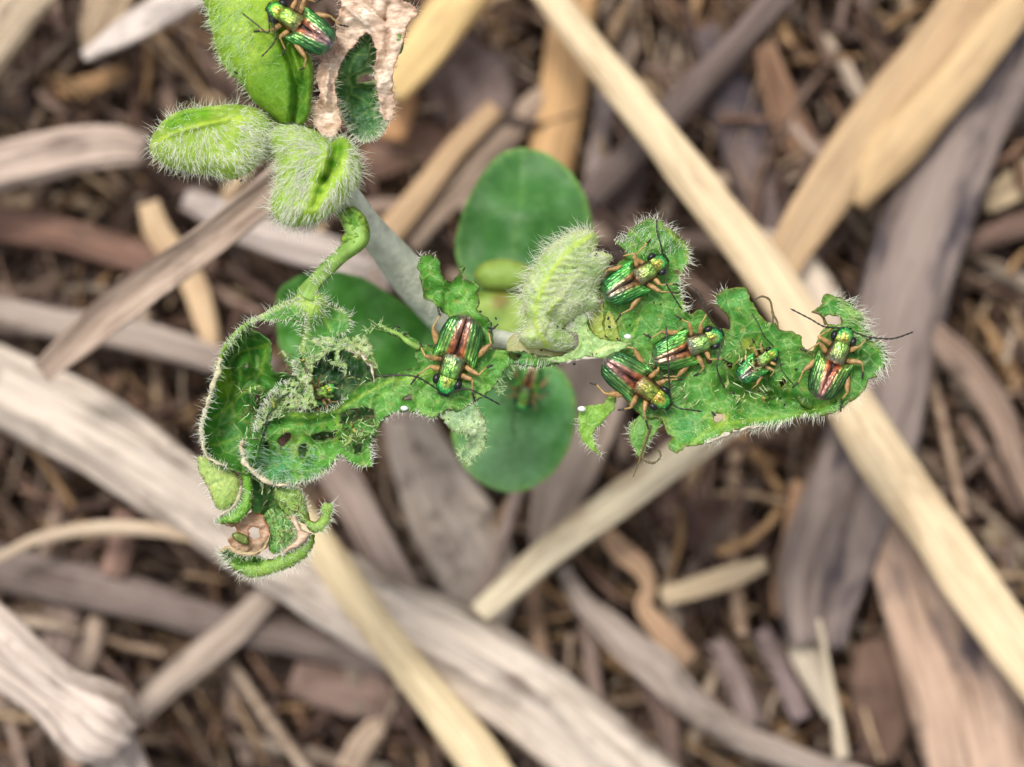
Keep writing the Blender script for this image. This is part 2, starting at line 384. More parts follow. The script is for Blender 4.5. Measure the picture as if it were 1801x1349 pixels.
def edge_hairs(path, zf, parent, spacing=3.0, length=18, out=1.0, along=0.2, up=0.3, mat='hair', rad=0.0021, seed=0, closed=True, side=1, mask=None, jitter=0.35, spread=2.5):
    rs = np.random.default_rng(seed + 300); O = resample(path, spacing, closed)
    t = np.roll(O, -1, 0) - np.roll(O, 1, 0)
    if not closed: t[0] = O[1] - O[0]; t[-1] = O[-1] - O[-2]
    t = t[:, :2] / (np.linalg.norm(t[:, :2], axis=1)[:, None] + 1e-9)
    nn = np.stack([t[:, 1], -t[:, 0]], 1)
    if closed:
        X = O[:, :2]; ar = (X[:, 0] * np.roll(X[:, 1], -1) - np.roll(X[:, 0], -1) * X[:, 1]).sum()
        if ar < 0: nn = -nn
    else: nn = nn * side
    n = len(O); Q = O[:, :2] + rs.normal(0, spread, (n, 2)) * 0.6 - nn * rs.uniform(0, spread, (n, 1)); keep = rs.uniform(0, 1, n) < 0.9
    keep &= nz(Q, 25, seed, 2) > -0.45
    if mask is not None: keep &= mask(Q)
    Q, nn, t = Q[keep], nn[keep], t[keep]; n = len(Q)
    zq = np.array([zf(*p) for p in Q]) if callable(zf) else np.full(n, zf)
    d = np.zeros((n, 3)); h = nn * out + t * along; d[:, 0] = h[:, 0]; d[:, 1] = -h[:, 1]; d[:, 2] = up; d += rs.normal(0, jitter, (n, 3))
    return hairs('hairs', parent, Wn(Q, zq), d, rs.uniform(0.25, 1.45, n) ** 1.2 * length / K, rad, mat, 0.4, seed)

def sweep_mesh(name, path, widths, mat, prof='round', flat=0.6, step=10.0, sides=14, rough=0.06, twist=0.0, tilt=0.0, seed=0, fray=0.0, col=None, taper=(1, 1), world=False, groove=0.0, wander=0.0):
    """sweep a section along path [(px,py,z)..]; widths in photo pixels (or units when world)"""
    rs = np.random.default_rng(seed + 900)
    A = np.array([(*p, w) for p, w in zip([tuple(p) for p in path], widths)] if hasattr(widths, '__len__') else [(*p, widths) for p in path], float)
    R = resample(A, step, False)
    if world: C = R[:, :3]; wd = R[:, 3]
    else: C = Wn(R[:, :2], R[:, 2]); wd = R[:, 3] / K * (H - R[:, 2]) / H
    n = len(C)
    if wander:
        sl = np.concatenate([[0], np.cumsum(np.linalg.norm(np.diff(C, axis=0), axis=1))]) / (wd.mean() * 3.5 + 0.15)
        for k in range(3): C[:, k] += wander * (1.0, 1.0, 0.35)[k] * wd.mean() * np.array([mnoise.fractal(Vector((l, seed * 3.1, k * 9.0)), 1.2, 2.0, 3) for l in sl])
        wd = wd * (1 + 0.7 * min(wander, 0.25) * np.array([mnoise.fractal(Vector((l * 1.6, seed * 5.7, 40.0)), 1.0, 2.0, 3) for l in sl]))
    T = np.gradient(C, axis=0); T /= np.linalg.norm(T, axis=1)[:, None] + 1e-12
    up = np.array([0, 0, 1.0]); Sd = np.cross(T, up); ln = np.linalg.norm(Sd, axis=1)[:, None]
    Sd = np.where(ln > 1e-3, Sd / (ln + 1e-9), np.array([1.0, 0, 0])); U = np.cross(Sd, T)
    th = np.linspace(0, 2 * math.pi, sides, endpoint=False)
    if prof == 'round': a, b = np.cos(th), np.sin(th) * flat
    elif prof == 'blade':        # a thin arched strip
        m = sides // 2; s = np.linspace(-1, 1, m); a = np.concatenate([s, s[::-1]]); b = np.concatenate([flat * (1 - s * s), (flat * (1 - s * s) - 0.09)[::-1]])
        a, b = a[::-1], b[::-1]
    elif prof == 'channel':      # a half pipe, hollow side up
        m = sides // 2; s = np.linspace(-1, 1, m); a = np.concatenate([s * 1.0, (s * 0.86)[::-1]]); b = np.concatenate([flat * (s * s - 0.6), (flat * (s * s - 0.6) + 0.12)[::-1]])
    elif prof == 'slab': a = np.sign(np.cos(th)) * np.abs(np.cos(th)) ** 0.45; b = np.sign(np.sin(th)) * np.abs(np.sin(th)) ** 0.6 * flat
    sides = len(a)
    s_len = np.concatenate([[0], np.cumsum(np.linalg.norm(np.diff(C, axis=0), axis=1))]); tt = np.linspace(0, 1, n)
    tw = tilt + twist * tt; ca, sa = np.cos(tw)[:, None], np.sin(tw)[:, None]
    A2 = a[None] * ca - b[None] * sa; B2 = a[None] * sa + b[None] * ca
    rr = 1 + rough * np.array([[mnoise.noise(Vector((math.cos(x) * 1.5 + seed, math.sin(x) * 1.5, l * 1.3 / (wd.mean() * 2 + 1e-9)))) for x in th[:sides]] for l in s_len])
    if groove:
        rr = rr + groove * np.array([[mnoise.noise(Vector((x * 2.2 + seed, 7.0, l * 0.35))) + 0.6 * mnoise.noise(Vector((x * 5.0, seed, l * 0.6))) for x in th[:sides]] for l in s_len])
    hw = (wd / 2)[:, None] * rr * (taper[0] + (taper[1] - taper[0]) * tt)[:, None]
    V = C[:, None] + Sd[:, None] * (A2 * hw)[..., None] + U[:, None] * (B2 * hw)[..., None]
    if fray:
        V[0] -= T[0] * (rs.uniform(0, fray, sides) * wd[0])[:, None]; V[-1] += T[-1] * (rs.uniform(0, fray, sides) * wd[-1])[:, None]
    F = [(i * sides + j, (i + 1) * sides + j, (i + 1) * sides + (j + 1) % sides, i * sides + (j + 1) % sides) for i in range(n - 1) for j in range(sides)]
    V = V.reshape(-1, 3); uv = np.stack([np.tile(np.abs(np.linspace(-1, 1, sides)) * wd.mean(), n), np.repeat(s_len, sides)], 1)
    uv[:, 0] = np.tile(a, n) * wd.mean() * 0.5
    c0 = len(V); V = np.concatenate([V, [V[:sides].mean(0)], [V[-sides:].mean(0)]]); uv = np.concatenate([uv, [uv[0]], [uv[-1]]])
    F += [(c0, j, (j + 1) % sides) for j in range(sides)] + [(c0 + 1, (n - 1) * sides + (j + 1) % sides, (n - 1) * sides + j) for j in range(sides)]
    cc = None if col is None else np.tile(np.asarray(col), (len(V), 1))
    return mesh_np(name, V, F, M[mat] if isinstance(mat, str) else mat, cc, uv)

def add(name, me, parent=None, label=None, cat=None, group=None, kind=None, color=None):
    o = bpy.data.objects.new(name, me)
    if color is not None: o.color = (*color, 1)
    return link(o, parent, label, cat, group, kind)

def tube(name, path, widths, mat, parent=None, **kw):
    if name == 'rolled_edge':
        P_ = resample([(*p, w) for p, w in zip(path, widths)], 7, False); r_ = np.random.default_rng(len(path) + int(path[0][0]))
        P_[1:-1, :2] += r_.normal(0, 0.9, (len(P_) - 2, 2)); P_[:, 3] *= r_.uniform(0.45, 1.25, len(P_)); P_[:, 2] += r_.normal(0, 0.012, len(P_))
        path = [tuple(p[:3]) for p in P_]; widths = list(P_[:, 3]); kw = {**kw, 'flat': 0.5, 'twist': 1.4, 'rough': 0.5}
    return add(name, sweep_mesh(name, path, widths, mat, **{**dict(step=6, sides=8, flat=1.0, rough=0.05), **kw}), parent)

exec_order = []
# ------------------------------------------------------------------ the ground
GZ = -7.2
def build_ground():
    t = np.linspace(-1, 1, 190); ax = np.sign(t) * (9 * np.abs(t) + 391 * np.abs(t) ** 9)
    X, Y = np.meshgrid(ax, ax); P = np.stack([X.ravel(), Y.ravel()], 1)
    r = np.hypot(P[:, 0], P[:, 1]); f = np.clip(1.3 - r / 40, 0, 1)
    Z = GZ + f * np.array([mnoise.fractal(Vector((p[0] * 0.5, p[1] * 0.5, 3.3)), 0.9, 2.1, 5) for p in P]) * 0.28
    n = 190; F = [(i * n + j, i * n + j + 1, (i + 1) * n + j + 1, (i + 1) * n + j) for i in range(n - 1) for j in range(n - 1)]
    add('ground', mesh_np('ground', np.stack([P[:, 0], P[:, 1], Z], 1), F, M['soil']), kind='structure')
build_ground()

# ------------------------------------------------------------------ dead litter, traced piece by piece
# name, category, label, material, colour, section, flatness, depth of start / end, [(px,py,width)...], extra
L = []
def lit(name, cat, label, mat, c, prof, flat, z, pts, **kw):
    L.append((name, cat, label, mat, c, prof, flat, z, pts, kw))
CREAM, GOLD, TAN, PALE, MAUVE, BROWN, RED, DARK = (236, 212, 165), (218, 178, 120), (184, 148, 112), (205, 188, 174), (128, 110, 106), (112, 84, 72), (138, 92, 74), (78, 64, 62)
# big stalks and straws
lit('straw', 'straw', 'longest golden straw, running from the top centre down behind the right leaf tip', 'straw', (236, 212, 172), 'round', 0.7, (-3.7, -3.3), [(915, -70, 52), (1010, 50, 58), (1130, 200, 64), (1240, 340, 72), (1340, 470, 80), (1440, 620, 84), (1550, 800, 90), (1680, 985, 94), (1860, 1240, 98)])
lit('straw', 'straw', 'cream yellow straw slanting from the curled lower leaf to the bottom edge', 'straw', (238, 216, 172), 'round', 0.7, (-3.9, -3.7), [(470, 830, 50), (555, 950, 58), (640, 1070, 62), (730, 1190, 68), (840, 1330, 76), (920, 1440, 80)])
lit('straw', 'straw', 'cream straw ending bluntly below the lower round leaf', 'straw', (240, 224, 190), 'round', 0.7, (-3.6, -4.0), [(1420, 650, 50), (1240, 770, 58), (1120, 855, 62), (990, 950, 60), (900, 1030, 54), (850, 1075, 46)], fray=0.25)
lit('straw', 'straw', 'broad pale golden straw entering from the top right corner', 'straw', (208, 176, 130), 'round', 0.55, (-4.1, -4.5), [(1880, -110, 60), (1770, 30, 70), (1660, 165, 76), (1560, 275, 82), (1500, 345, 60)], fray=0.2)
lit('straw', 'straw', 'wide beige straw lying alongside the golden one at upper right', 'straw', (198, 166, 126), 'slab', 0.4, (-4.7, -4.3), [(1760, -80, 80), (1640, 90, 90), (1550, 210, 100), (1460, 330, 96), (1390, 440, 74), (1350, 520, 60)])
lit('straw', 'straw', 'brownish gold straw standing upright above the upper round leaf', 'straw', (208, 164, 112), 'round', 0.6, (-5.2, -5.4), [(1022, -50, 78), (1000, 60, 82), (985, 180, 82), (965, 300, 80), (950, 390, 74)])
lit('straw', 'straw', 'bright yellow straw end at the top beside the dry leaf', 'straw', (244, 208, 142), 'round', 0.7, (-4.0, -4.4), [(870, -70, 80), (800, 10, 84), (740, 90, 84), (690, 150, 66)], fray=0.3)
lit('straw', 'straw', 'orange tan straw piece under the dry leaf', 'straw', (200, 150, 104), 'slab', 0.5, (-4.8, -5.0), [(700, 110, 60), (700, 180, 60), (690, 240, 50)])
lit('stalk', 'stalk', 'flat split stalk with a bright edge, lower left of the left bud', 'wood', (196, 172, 154), 'channel', 0.45, (-1.9, -2.9), [(500, 318, 60), (430, 368, 66), (340, 440, 70), (250, 512, 70), (160, 580, 66), (75, 650, 44)], tilt=0.12)
lit('stalk', 'stalk', 'thickest pale grey stalk crossing the lower left to the bottom edge', 'wood', (214, 200, 186), 'round', 0.6, (-4.3, -4.0), [(-120, 620, 110), (20, 695, 126), (180, 780, 134), (330, 870, 138), (480, 965, 140), (640, 1060, 142), (800, 1150, 146), (960, 1260, 148), (1180, 1440, 150)])
lit('stalk', 'stalk', 'grey brown stalk running under the yellow straw at lower left', 'wood', (140, 124, 118), 'round', 0.6, (-4.9, -5.1), [(-90, 965, 74), (60, 1010, 78), (240, 1055, 74), (400, 1100, 66), (560, 1130, 62), (720, 1170, 60), (820, 1210, 56)])
lit('stalk', 'stalk', 'thick whitish stalk in the bottom left corner with a swollen joint', 'wood', (226, 208, 196), 'round', 0.75, (-2.6, -2.9), [(-110, 1060, 118), (-20, 1130, 120), (55, 1188, 108), (112, 1228, 112), (150, 1252, 142), (185, 1276, 150), (215, 1294, 100)])
lit('stalk', 'stalk', 'pale papery sheath below the swollen joint at bottom left', 'wood', (212, 196, 188), 'blade', 0.4, (-3.1, -3.3), [(120, 1230, 96), (165, 1280, 104), (205, 1330, 96), (240, 1420, 86)])
lit('stalk', 'stalk', 'broken pale stalk stub at the left edge below the top corner', 'wood', (200, 178, 164), 'slab', 0.5, (-4.2, -4.4), [(-90, 320, 78), (10, 292, 80), (100, 272, 76), (190, 258, 70), (245, 262, 50)], fray=0.4)
lit('stalk', 'stalk', 'grey stalk passing behind the flat split stalk on the left', 'wood', (178, 162, 152), 'round', 0.6, (-4.9, -4.9), [(-80, 545, 56), (60, 565, 58), (220, 590, 56), (360, 625, 50), (480, 650, 46)])
lit('stalk', 'stalk', 'white silvery stalk pointing to the top left edge', 'wood', (220, 208, 202), 'slab', 0.4, (-4.0, -4.4), [(430, -60, 46), (330, -5, 52), (240, 45, 50), (150, 98, 18)])
lit('stalk', 'stalk', 'tan leaf blade meeting the white silvery stalk at a point', 'wood', (196, 170, 138), 'blade', 0.3, (-4.4, -4.6), [(200, -60, 90), (190, 0, 84), (165, 60, 48), (155, 105, 12)])
lit('stalk', 'stalk', 'beige stalk across the extreme top left corner', 'wood', (198, 178, 150), 'slab', 0.4, (-4.4, -4.5), [(120, -80, 70), (50, 0, 70), (-10, 80, 70), (-70, 150, 66)])
lit('stalk', 'stalk', 'broad weathered grey mauve stalk on the right side', 'mottled', (146, 130, 124), 'slab', 0.45, (-4.9, -4.6), [(1830, -60, 120), (1770, 90, 130), (1690, 240, 140), (1620, 400, 146), (1575, 560, 150), (1540, 720, 150), (1495, 870, 150), (1455, 1010, 146), (1445, 1110, 110)], fray=0.25, rough=0.2)
lit('stalk', 'stalk', 'tan stalk with dark purple blotches near the bottom right', 'mottled', (196, 164, 142), 'slab', 0.4, (-4.7, -4.5), [(1560, 880, 110), (1610, 990, 130), (1660, 1120, 160), (1700, 1240, 176), (1740, 1400, 180)], rough=0.2)
lit('stalk', 'stalk', 'grey mauve stalk slanting down from the top edge right of centre', 'wood', (118, 102, 98), 'round', 0.7, (-4.8, -5.0), [(1450, -80, 46), (1370, 0, 48), (1280, 95, 50), (1190, 190, 54), (1090, 290, 56), (1040, 350, 54)])
lit('stalk', 'stalk', 'dark slate stalk with a tan edge right of the longest straw', 'mottled', (112, 96, 94), 'blade', 0.35, (-5.2, -5.4), [(1235, 60, 70), (1280, 170, 86), (1320, 290, 90), (1360, 400, 84), (1400, 500, 70)])
lit('stalk', 'stalk', 'narrow tan and black strip between the dark slate stalk and broad straws', 'mottled', (166, 126, 98), 'blade', 0.3, (-5.0, -5.4), [(1348, 80, 40), (1370, 160, 52), (1400, 240, 60), (1450, 320, 44)])
lit('stalk', 'stalk', 'upright thin grey stem at the top beside the dark gap', 'wood', (170, 148, 132), 'round', 0.7, (-5.2, -5.5), [(1112, -50, 34), (1106, 40, 32), (1096, 130, 26), (1090, 190, 22)])
lit('stalk', 'stalk', 'slim pale grey stem going down behind the upper round leaf', 'wood', (168, 152, 150), 'round', 0.6, (-5.3, -5.4), [(1070, 130, 24), (1058, 220, 30), (1046, 320, 30), (1040, 400, 26)])
lit('stalk', 'stalk', 'dark mauve stem right of the upper round leaf', 'wood', (104, 88, 86), 'round', 0.6, (-5.5, -5.4), [(1150, 180, 48), (1125, 280, 50), (1095, 380, 46), (1075, 450, 40)])
lit('straw', 'straw', 'tan straw pointing to the upper round leaf from the hairy shoot', 'straw', (198, 164, 124), 'round', 0.5, (-5.0, -4.8), [(870, 190, 34), (800, 262, 40), (740, 340, 44), (690, 400, 50), (650, 460, 46)])
lit('stalk', 'stalk', 'grey tan stalk beside the tan straw, upper middle', 'wood', (180, 156, 136), 'round', 0.5, (-5.3, -5.1), [(1010, 120, 40), (930, 200, 46), (850, 285, 50), (770, 370, 46), (720, 430, 40)])
lit('dead_leaf', 'dead leaf', 'grey mauve dead leaf in the upper middle, left of the brownish gold straw', 'deadleaf', (132, 114, 110), 'blade', 0.25, (-5.0, -5.2), [(770, 70, 70), (800, 130, 120), (835, 185, 110), (850, 245, 60)], rough=0.5)
lit('dead_leaf', 'dead leaf', 'brown dead leaf strip under the dry leaf and shoot', 'deadleaf', (138, 106, 90), 'blade', 0.3, (-5.4, -5.4), [(620, 300, 60), (700, 270, 76), (780, 240, 70), (840, 220, 40)])
lit('stalk', 'stalk', 'reddish brown stalk at the left edge under the left bud', 'wood', (150, 112, 96), 'round', 0.6, (-5.0, -5.2), [(-80, 380, 58), (40, 400, 60), (160, 425, 58), (270, 455, 50), (380, 470, 40)])
lit('straw', 'straw', 'curled cream straw loop left of the chewed left leaf', 'straw', (222, 190, 150), 'blade', 0.35, (-4.7, -5.0), [(262, 360, 38), (280, 410, 46), (315, 455, 46), (345, 510, 44), (365, 575, 38), (372, 620, 26)])
lit('stalk', 'stalk', 'pale lavender stalk passing behind the fuzzy buds and petiole', 'wood', (198, 184, 178), 'round', 0.5, (-4.7, -4.5), [(330, 350, 44), (420, 395, 56), (520, 430, 60), (620, 455, 60), (700, 480, 50)])
lit('dead_leaf', 'dead leaf', 'broad pinkish grey leaf sheath sticking out below the lower round leaf', 'deadleaf', (204, 188, 174), 'blade', 0.2, (-4.9, -4.8), [(705, 690, 60), (730, 780, 90), (770, 860, 120), (820, 950, 150), (850, 1040, 140), (850, 1100, 80)])
lit('stalk', 'stalk', 'grey stalk left of the pinkish sheath running to the thick stalk', 'wood', (176, 156, 148), 'round', 0.6, (-4.6, -4.4), [(560, 790, 60), (610, 860, 66), (660, 950, 68), (715, 1050, 60), (760, 1120, 50)])
lit('straw', 'straw', 'pale pink straw behind the left of the middle beetle', 'straw', (216, 190, 174), 'round', 0.5, (-3.4, -3.8), [(655, 480, 24), (680, 540, 28), (708, 610, 36), (718, 670, 40), (705, 740, 30)])
lit('stalk', 'stalk', 'pale stem under the right side of the lower round leaf', 'wood', (188, 168, 154), 'slab', 0.4, (-4.8, -4.6), [(1060, 600, 110), (1030, 700, 130), (1000, 800, 110), (970, 900, 70), (955, 960, 40)])
lit('stalk', 'stalk', 'thin grey stem from the lower round leaf into the pinkish sheath', 'wood', (182, 160, 150), 'round', 0.6, (-4.5, -4.7), [(915, 850, 26), (890, 930, 24), (860, 1010, 22), (840, 1080, 20)])
lit('stalk', 'stalk', 'twisted tan tendril right of the blunt cream straw', 'wood', (204, 164, 128), 'round', 0.5, (-4.8, -4.9), [(1060, 925, 22), (1090, 965, 36), (1130, 1000, 34), (1142, 1035, 26), (1132, 1070, 30), (1165, 1110, 40), (1215, 1160, 38)])
lit('stalk', 'stalk', 'forked grey stem running down to the bottom edge', 'wood', (178, 162, 152), 'round', 0.6, (-4.6, -4.5), [(990, 1000, 24), (1030, 1065, 34), (1090, 1120, 52), (1160, 1180, 62), (1230, 1245, 54), (1340, 1310, 44), (1480, 1360, 40), (1600, 1400, 36)])
lit('straw', 'straw', 'short cream chip right of the twisted tendril', 'straw', (216, 192, 156), 'slab', 0.5, (-4.9, -4.8), [(1165, 1048, 30), (1220, 1035, 40), (1280, 1015, 40), (1345, 992, 26)])
lit('stalk', 'stalk', 'thin tan stem left of the forked grey stem', 'wood', (176, 142, 116), 'round', 0.6, (-5.2, -5.1), [(935, 1020, 28), (940, 1090, 32), (955, 1160, 28), (970, 1200, 16)])
lit('stalk', 'stalk', 'upright brown grey stem crossing behind the forked stem', 'wood', (164, 140, 130), 'round', 0.6, (-5.2, -5.0), [(1020, 1040, 20), (1035, 1120, 24), (1045, 1200, 26), (1060, 1280, 26)])
lit('straw', 'straw', 'curved thin straw over the grey stalk at the left', 'straw', (204, 182, 156), 'round', 0.5, (-4.2, -4.1), [(-10, 985, 14), (60, 950, 20), (140, 932, 24), (230, 928, 24), (320, 938, 24), (400, 965, 22)])
lit('stalk', 'stalk', 'short upright brown stub under the curved thin straw', 'wood', (160, 124, 110), 'slab', 0.5, (-4.8, -4.8), [(222, 900, 34), (212, 960, 44), (200, 1010, 44)])
lit('stalk', 'stalk', 'tan peg below the grey brown stalk at bottom left', 'wood', (206, 180, 160), 'slab', 0.5, (-5.2, -5.1), [(172, 1090, 30), (158, 1140, 34), (140, 1185, 32)])
lit('stalk', 'stalk', 'wider brown peg left of the tan peg', 'wood', (168, 144, 134), 'slab', 0.5, (-5.3, -5.2), [(110, 1070, 60), (105, 1130, 60), (100, 1170, 50)])
lit('stalk', 'stalk', 'greyish tan stem from the swollen joint towards the yellow straw', 'wood', (184, 166, 152), 'round', 0.5, (-4.9, -4.8), [(240, 1260, 40), (300, 1200, 52), (360, 1150, 56), (420, 1100, 52), (480, 1040, 46)])
lit('straw', 'straw', 'pale cream oval husk at the bottom right of centre', 'straw', (214, 200, 178), 'blade', 0.6, (-4.9, -4.8), [(1395, 1100, 20), (1415, 1145, 56), (1440, 1200, 50), (1465, 1260, 26)])
lit('straw', 'straw', 'thin pale stem standing over the cream husk', 'straw', (224, 208, 180), 'round', 0.8, (-3.9, -4.2), [(1440, 1090, 8), (1455, 1170, 12), (1468, 1250, 20), (1480, 1330, 26)])
lit('stalk', 'stalk', 'mauve stem left of the cream husk', 'wood', (150, 130, 132), 'round', 0.6, (-5.2, -5.1), [(1340, 1110, 34), (1375, 1180, 38), (1410, 1260, 36)])
lit('stalk', 'stalk', 'second mauve stem, further left of the cream husk', 'wood', (160, 140, 136), 'round', 0.6, (-5.3, -5.2), [(1260, 1130, 40), (1290, 1190, 44), (1320, 1270, 40)])
lit('dead_leaf', 'dead leaf', 'rust brown crumpled leaf low on the right beside the blotched stalk', 'deadleaf', (124, 96, 82), 'blade', 0.4, (-5.0, -5.2), [(1540, 1130, 60), (1560, 1190, 120), (1560, 1270, 110), (1550, 1330, 60)], rough=0.5)
lit('stalk', 'stalk', 'tan stem curving down the right edge', 'wood', (176, 148, 130), 'round', 0.6, (-4.6, -4.8), [(1590, 530, 30), (1640, 590, 46), (1700, 650, 52), (1755, 730, 48), (1790, 830, 40), (1850, 930, 34)])
lit('stalk', 'stalk', 'straw coloured chip between the weathered stalk and the right edge', 'wood', (184, 162, 128), 'slab', 0.4, (-5.2, -5.2), [(1830, 290, 50), (1780, 325, 56), (1730, 360, 30)])
lit('stalk', 'stalk', 'brown stem coming in from the right edge below the tan chip', 'wood', (132, 104, 92), 'round', 0.6, (-5.3, -5.2), [(1880, 380, 40), (1790, 400, 44), (1700, 430, 36)])
lit('stalk', 'stalk', 'olive chip above the blotched stalk at the far right', 'wood', (156, 138, 112), 'slab', 0.4, (-5.3, -5.2), [(1735, 930, 30), (1765, 975, 40), (1790, 1020, 26)])
lit('dead_leaf', 'dead leaf', 'cream dead leaf patch behind the right leaf between two straws', 'deadleaf', (224, 206, 184), 'blade', 0.25, (-4.6, -4.8), [(1330, 430, 60), (1400, 470, 110), (1440, 540, 110), (1450, 610, 60)], rough=0.3)
lit('stalk', 'stalk', 'pinkish grey bark flake left of the weathered stalk top', 'wood', (140, 112, 100), 'slab', 0.35, (-5.2, -5.1), [(1590, 290, 40), (1570, 360, 50), (1550, 440, 44), (1530, 520, 40)])
lit('stalk', 'stalk', 'ochre bark edge left of the weathered stalk bottom', 'wood', (192, 146, 110), 'slab', 0.35, (-5.0, -5.0), [(1415, 850, 40), (1400, 940, 46), (1380, 1020, 44), (1375, 1080, 30)])
lit('dead_leaf', 'dead leaf', 'dusky red leaf fragments at the bottom left of centre', 'deadleaf', (142, 116, 106), 'blade', 0.3, (-5.1, -5.2), [(520, 1190, 60), (600, 1210, 90), (680, 1230, 80), (720, 1270, 40)], rough=0.5)
lit('dead_leaf', 'dead leaf', 'dark brown leaf left of the bottom cream chip', 'deadleaf', (112, 84, 78), 'blade', 0.3, (-5.6, -5.5), [(1180, 880, 80), (1230, 930, 130), (1280, 960, 110), (1330, 990, 60)], rough=0.5)
lit('stalk', 'stalk', 'straw coloured stick low on the bottom edge left of the yellow straw', 'wood', (196, 170, 146), 'slab', 0.4, (-5.2, -5.1), [(690, 1250, 30), (640, 1300, 40), (600, 1380, 40)])
lit('stalk', 'stalk', 'brown stick between the forked stem and the thick pale stalk', 'wood', (142, 116, 106), 'round', 0.6, (-5.2, -5.1), [(1130, 1180, 40), (1170, 1260, 44), (1180, 1360, 40)])
lit('stalk', 'stalk', 'amber chip on the top edge left of the silvery stalk', 'wood', (176, 134, 90), 'slab', 0.4, (-5.3, -5.2), [(80, 165, 28), (150, 150, 34), (220, 125, 26)])
def neutral(c, f):
    l_ = 0.3 * c[0] + 0.59 * c[1] + 0.11 * c[2]; g = (l_ * 1.05, l_ * 1.0, l_ * 0.93); return tuple(x * (1 - f) + y * f for x, y in zip(c, g))
for i, (name, cat, label, mat, c, prof, flat, (z0, z1), pts, kw) in enumerate(L):
    c = neutral(c, 0.10 if name == 'straw' else 0.22)
    n = len(pts); path = [(x, y, z0 + (z1 - z0) * k / (n - 1)) for k, (x, y, w) in enumerate(pts)]
    o = add(name, sweep_mesh(name, path, [w for *_, w in pts], mat, prof, flat, 10.0, 30 if name != 'dead_leaf' else 20, kw.get('rough', 0.12), kw.get('twist', 0.0), kw.get('tilt', random.uniform(-0.15, 0.15)), i, kw.get('fray', 0.15), groove={'straw': 0.07, 'stalk': 0.22, 'dead_leaf': 0.15}[name], wander={'straw': 0.03, 'stalk': 0.10, 'dead_leaf': 0.2}[name]),
            None, label, cat, {'straw': 'straws lying in the litter', 'stalk': 'dead stalks lying in the litter', 'dead_leaf': 'dead leaves lying in the litter'}[name], color=lin(*c))

# loose bits between the traced pieces
pal = [(158, 134, 120), (130, 104, 90), (112, 90, 80), (178, 154, 132), (144, 114, 94), (100, 82, 74), (168, 142, 114), (192, 172, 152), (126, 104, 90), (138, 118, 110)]
PNAMES = ['greyish brown', 'brown', 'dark brown', 'light tan', 'reddish brown', 'blackish brown', 'sandy brown', 'pale beige', 'dull brown', 'mauve grey']
def where(px, py):
    v = 'upper' if py < 450 else 'middle' if py < 900 else 'lower'; h = 'left' if px < 600 else 'middle' if px < 1200 else 'right'
    return 'centre' if v == h else v + ' ' + h
def scatter(name, cat, label, group, count, wmin, wmax, lmin, lmax, zlo, zhi, prof, mat, seed, variants=24):
    rs = random.Random(seed); protos = []
    for v in range(variants):
        w = rs.uniform(wmin, wmax); Ln = rs.uniform(lmin, lmax); n = 6; an = 0; pts = []; x = y = z = 0.0
        for k in range(n):
            pts.append((x, y, z + rs.uniform(-0.04, 0.04) * Ln)); an += rs.uniform(-0.13, 0.13); x += math.cos(an) * Ln / n; y += math.sin(an) * Ln / n
        ws = [w * (0.55 if k in (0, n - 1) else 1) * rs.uniform(0.8, 1.2) for k in range(n)]
        protos.append(sweep_mesh(name, pts, ws, mat, prof, rs.uniform(0.3, 0.6), Ln / 22, 12, 0.4, rs.uniform(-0.8, 0.8), rs.uniform(-0.4, 0.4), seed + v, 0.5, world=True, groove=0.28, wander=0.14))
    for i in range(count):
        z = zlo + (zhi - zlo) * rs.random(); px, py = rs.uniform(-380, 2180), rs.uniform(-330, 1680)
        ci = rs.randrange(len(pal)); k_ = rs.uniform(0.8, 1.15)
        o = add(name, protos[i % variants], None, label % (PNAMES[ci], where(px, py)), cat, group, color=lin(*[min(255, cc * k_) for cc in neutral(pal[ci], 0.3)]))
        a = rs.gauss(-0.9, 0.8) if rs.random() < 0.6 else rs.uniform(0, 6.28)
        o.location = W(px, py, z); o.rotation_euler = (rs.uniform(-0.10, 0.10), rs.uniform(-0.18, 0.18), a)
scatter('twig', 'twig', 'small %s twig lying blurred in the litter, %s of the picture', 'small twigs scattered in the litter', 300, 0.06, 0.22, 1.0, 3.2, -6.6, -5.2, 'round', 'wood', 41)
scatter('leaf_scrap', 'leaf scrap', 'small %s scrap of dead leaf blurred in the litter, %s of the picture', 'dead leaf scraps scattered in the litter', 260, 0.22, 0.6, 0.8, 2.2, -6.9, -6.0, 'blade', 'deadleaf', 77)

def crumbs():
    rs = np.random.default_rng(5); n = 5000
    c = np.stack([rs.uniform(-9, 9, n), rs.uniform(-7.5, 7.5, n), rs.uniform(-7.2, -6.5, n)], 1)
    base = np.array([(1, 0, 0), (-.6, .7, 0), (-.5, -.8, 0), (0, .1, .6), (0, 0, -.5)]); r = rs.uniform(0.02, 0.09, n)
    V = base[None] * r[:, None, None] * rs.uniform(0.5, 1.6, (n, 5, 1)); a = rs.uniform(0, 6.28, n); ca, sa = np.cos(a)[:, None], np.sin(a)[:, None]
    V = np.stack([V[..., 0] * ca - V[..., 1] * sa, V[..., 0] * sa + V[..., 1] * ca, V[..., 2]], -1) + c[:, None]
    f = np.array([(0, 1, 3), (1, 2, 3), (2, 0, 3), (1, 0, 4), (2, 1, 4), (0, 2, 4)]); F = (f[None] + (np.arange(n) * 5)[:, None, None]).reshape(-1, 3)
    add('soil_crumbs', mesh_np('soil_crumbs', V.reshape(-1, 3), [tuple(x) for x in F.tolist()], M['soil'], smooth=False), None, 'dark crumbs of soil and rotted straw between the litter', 'soil crumbs', kind='stuff')
crumbs()

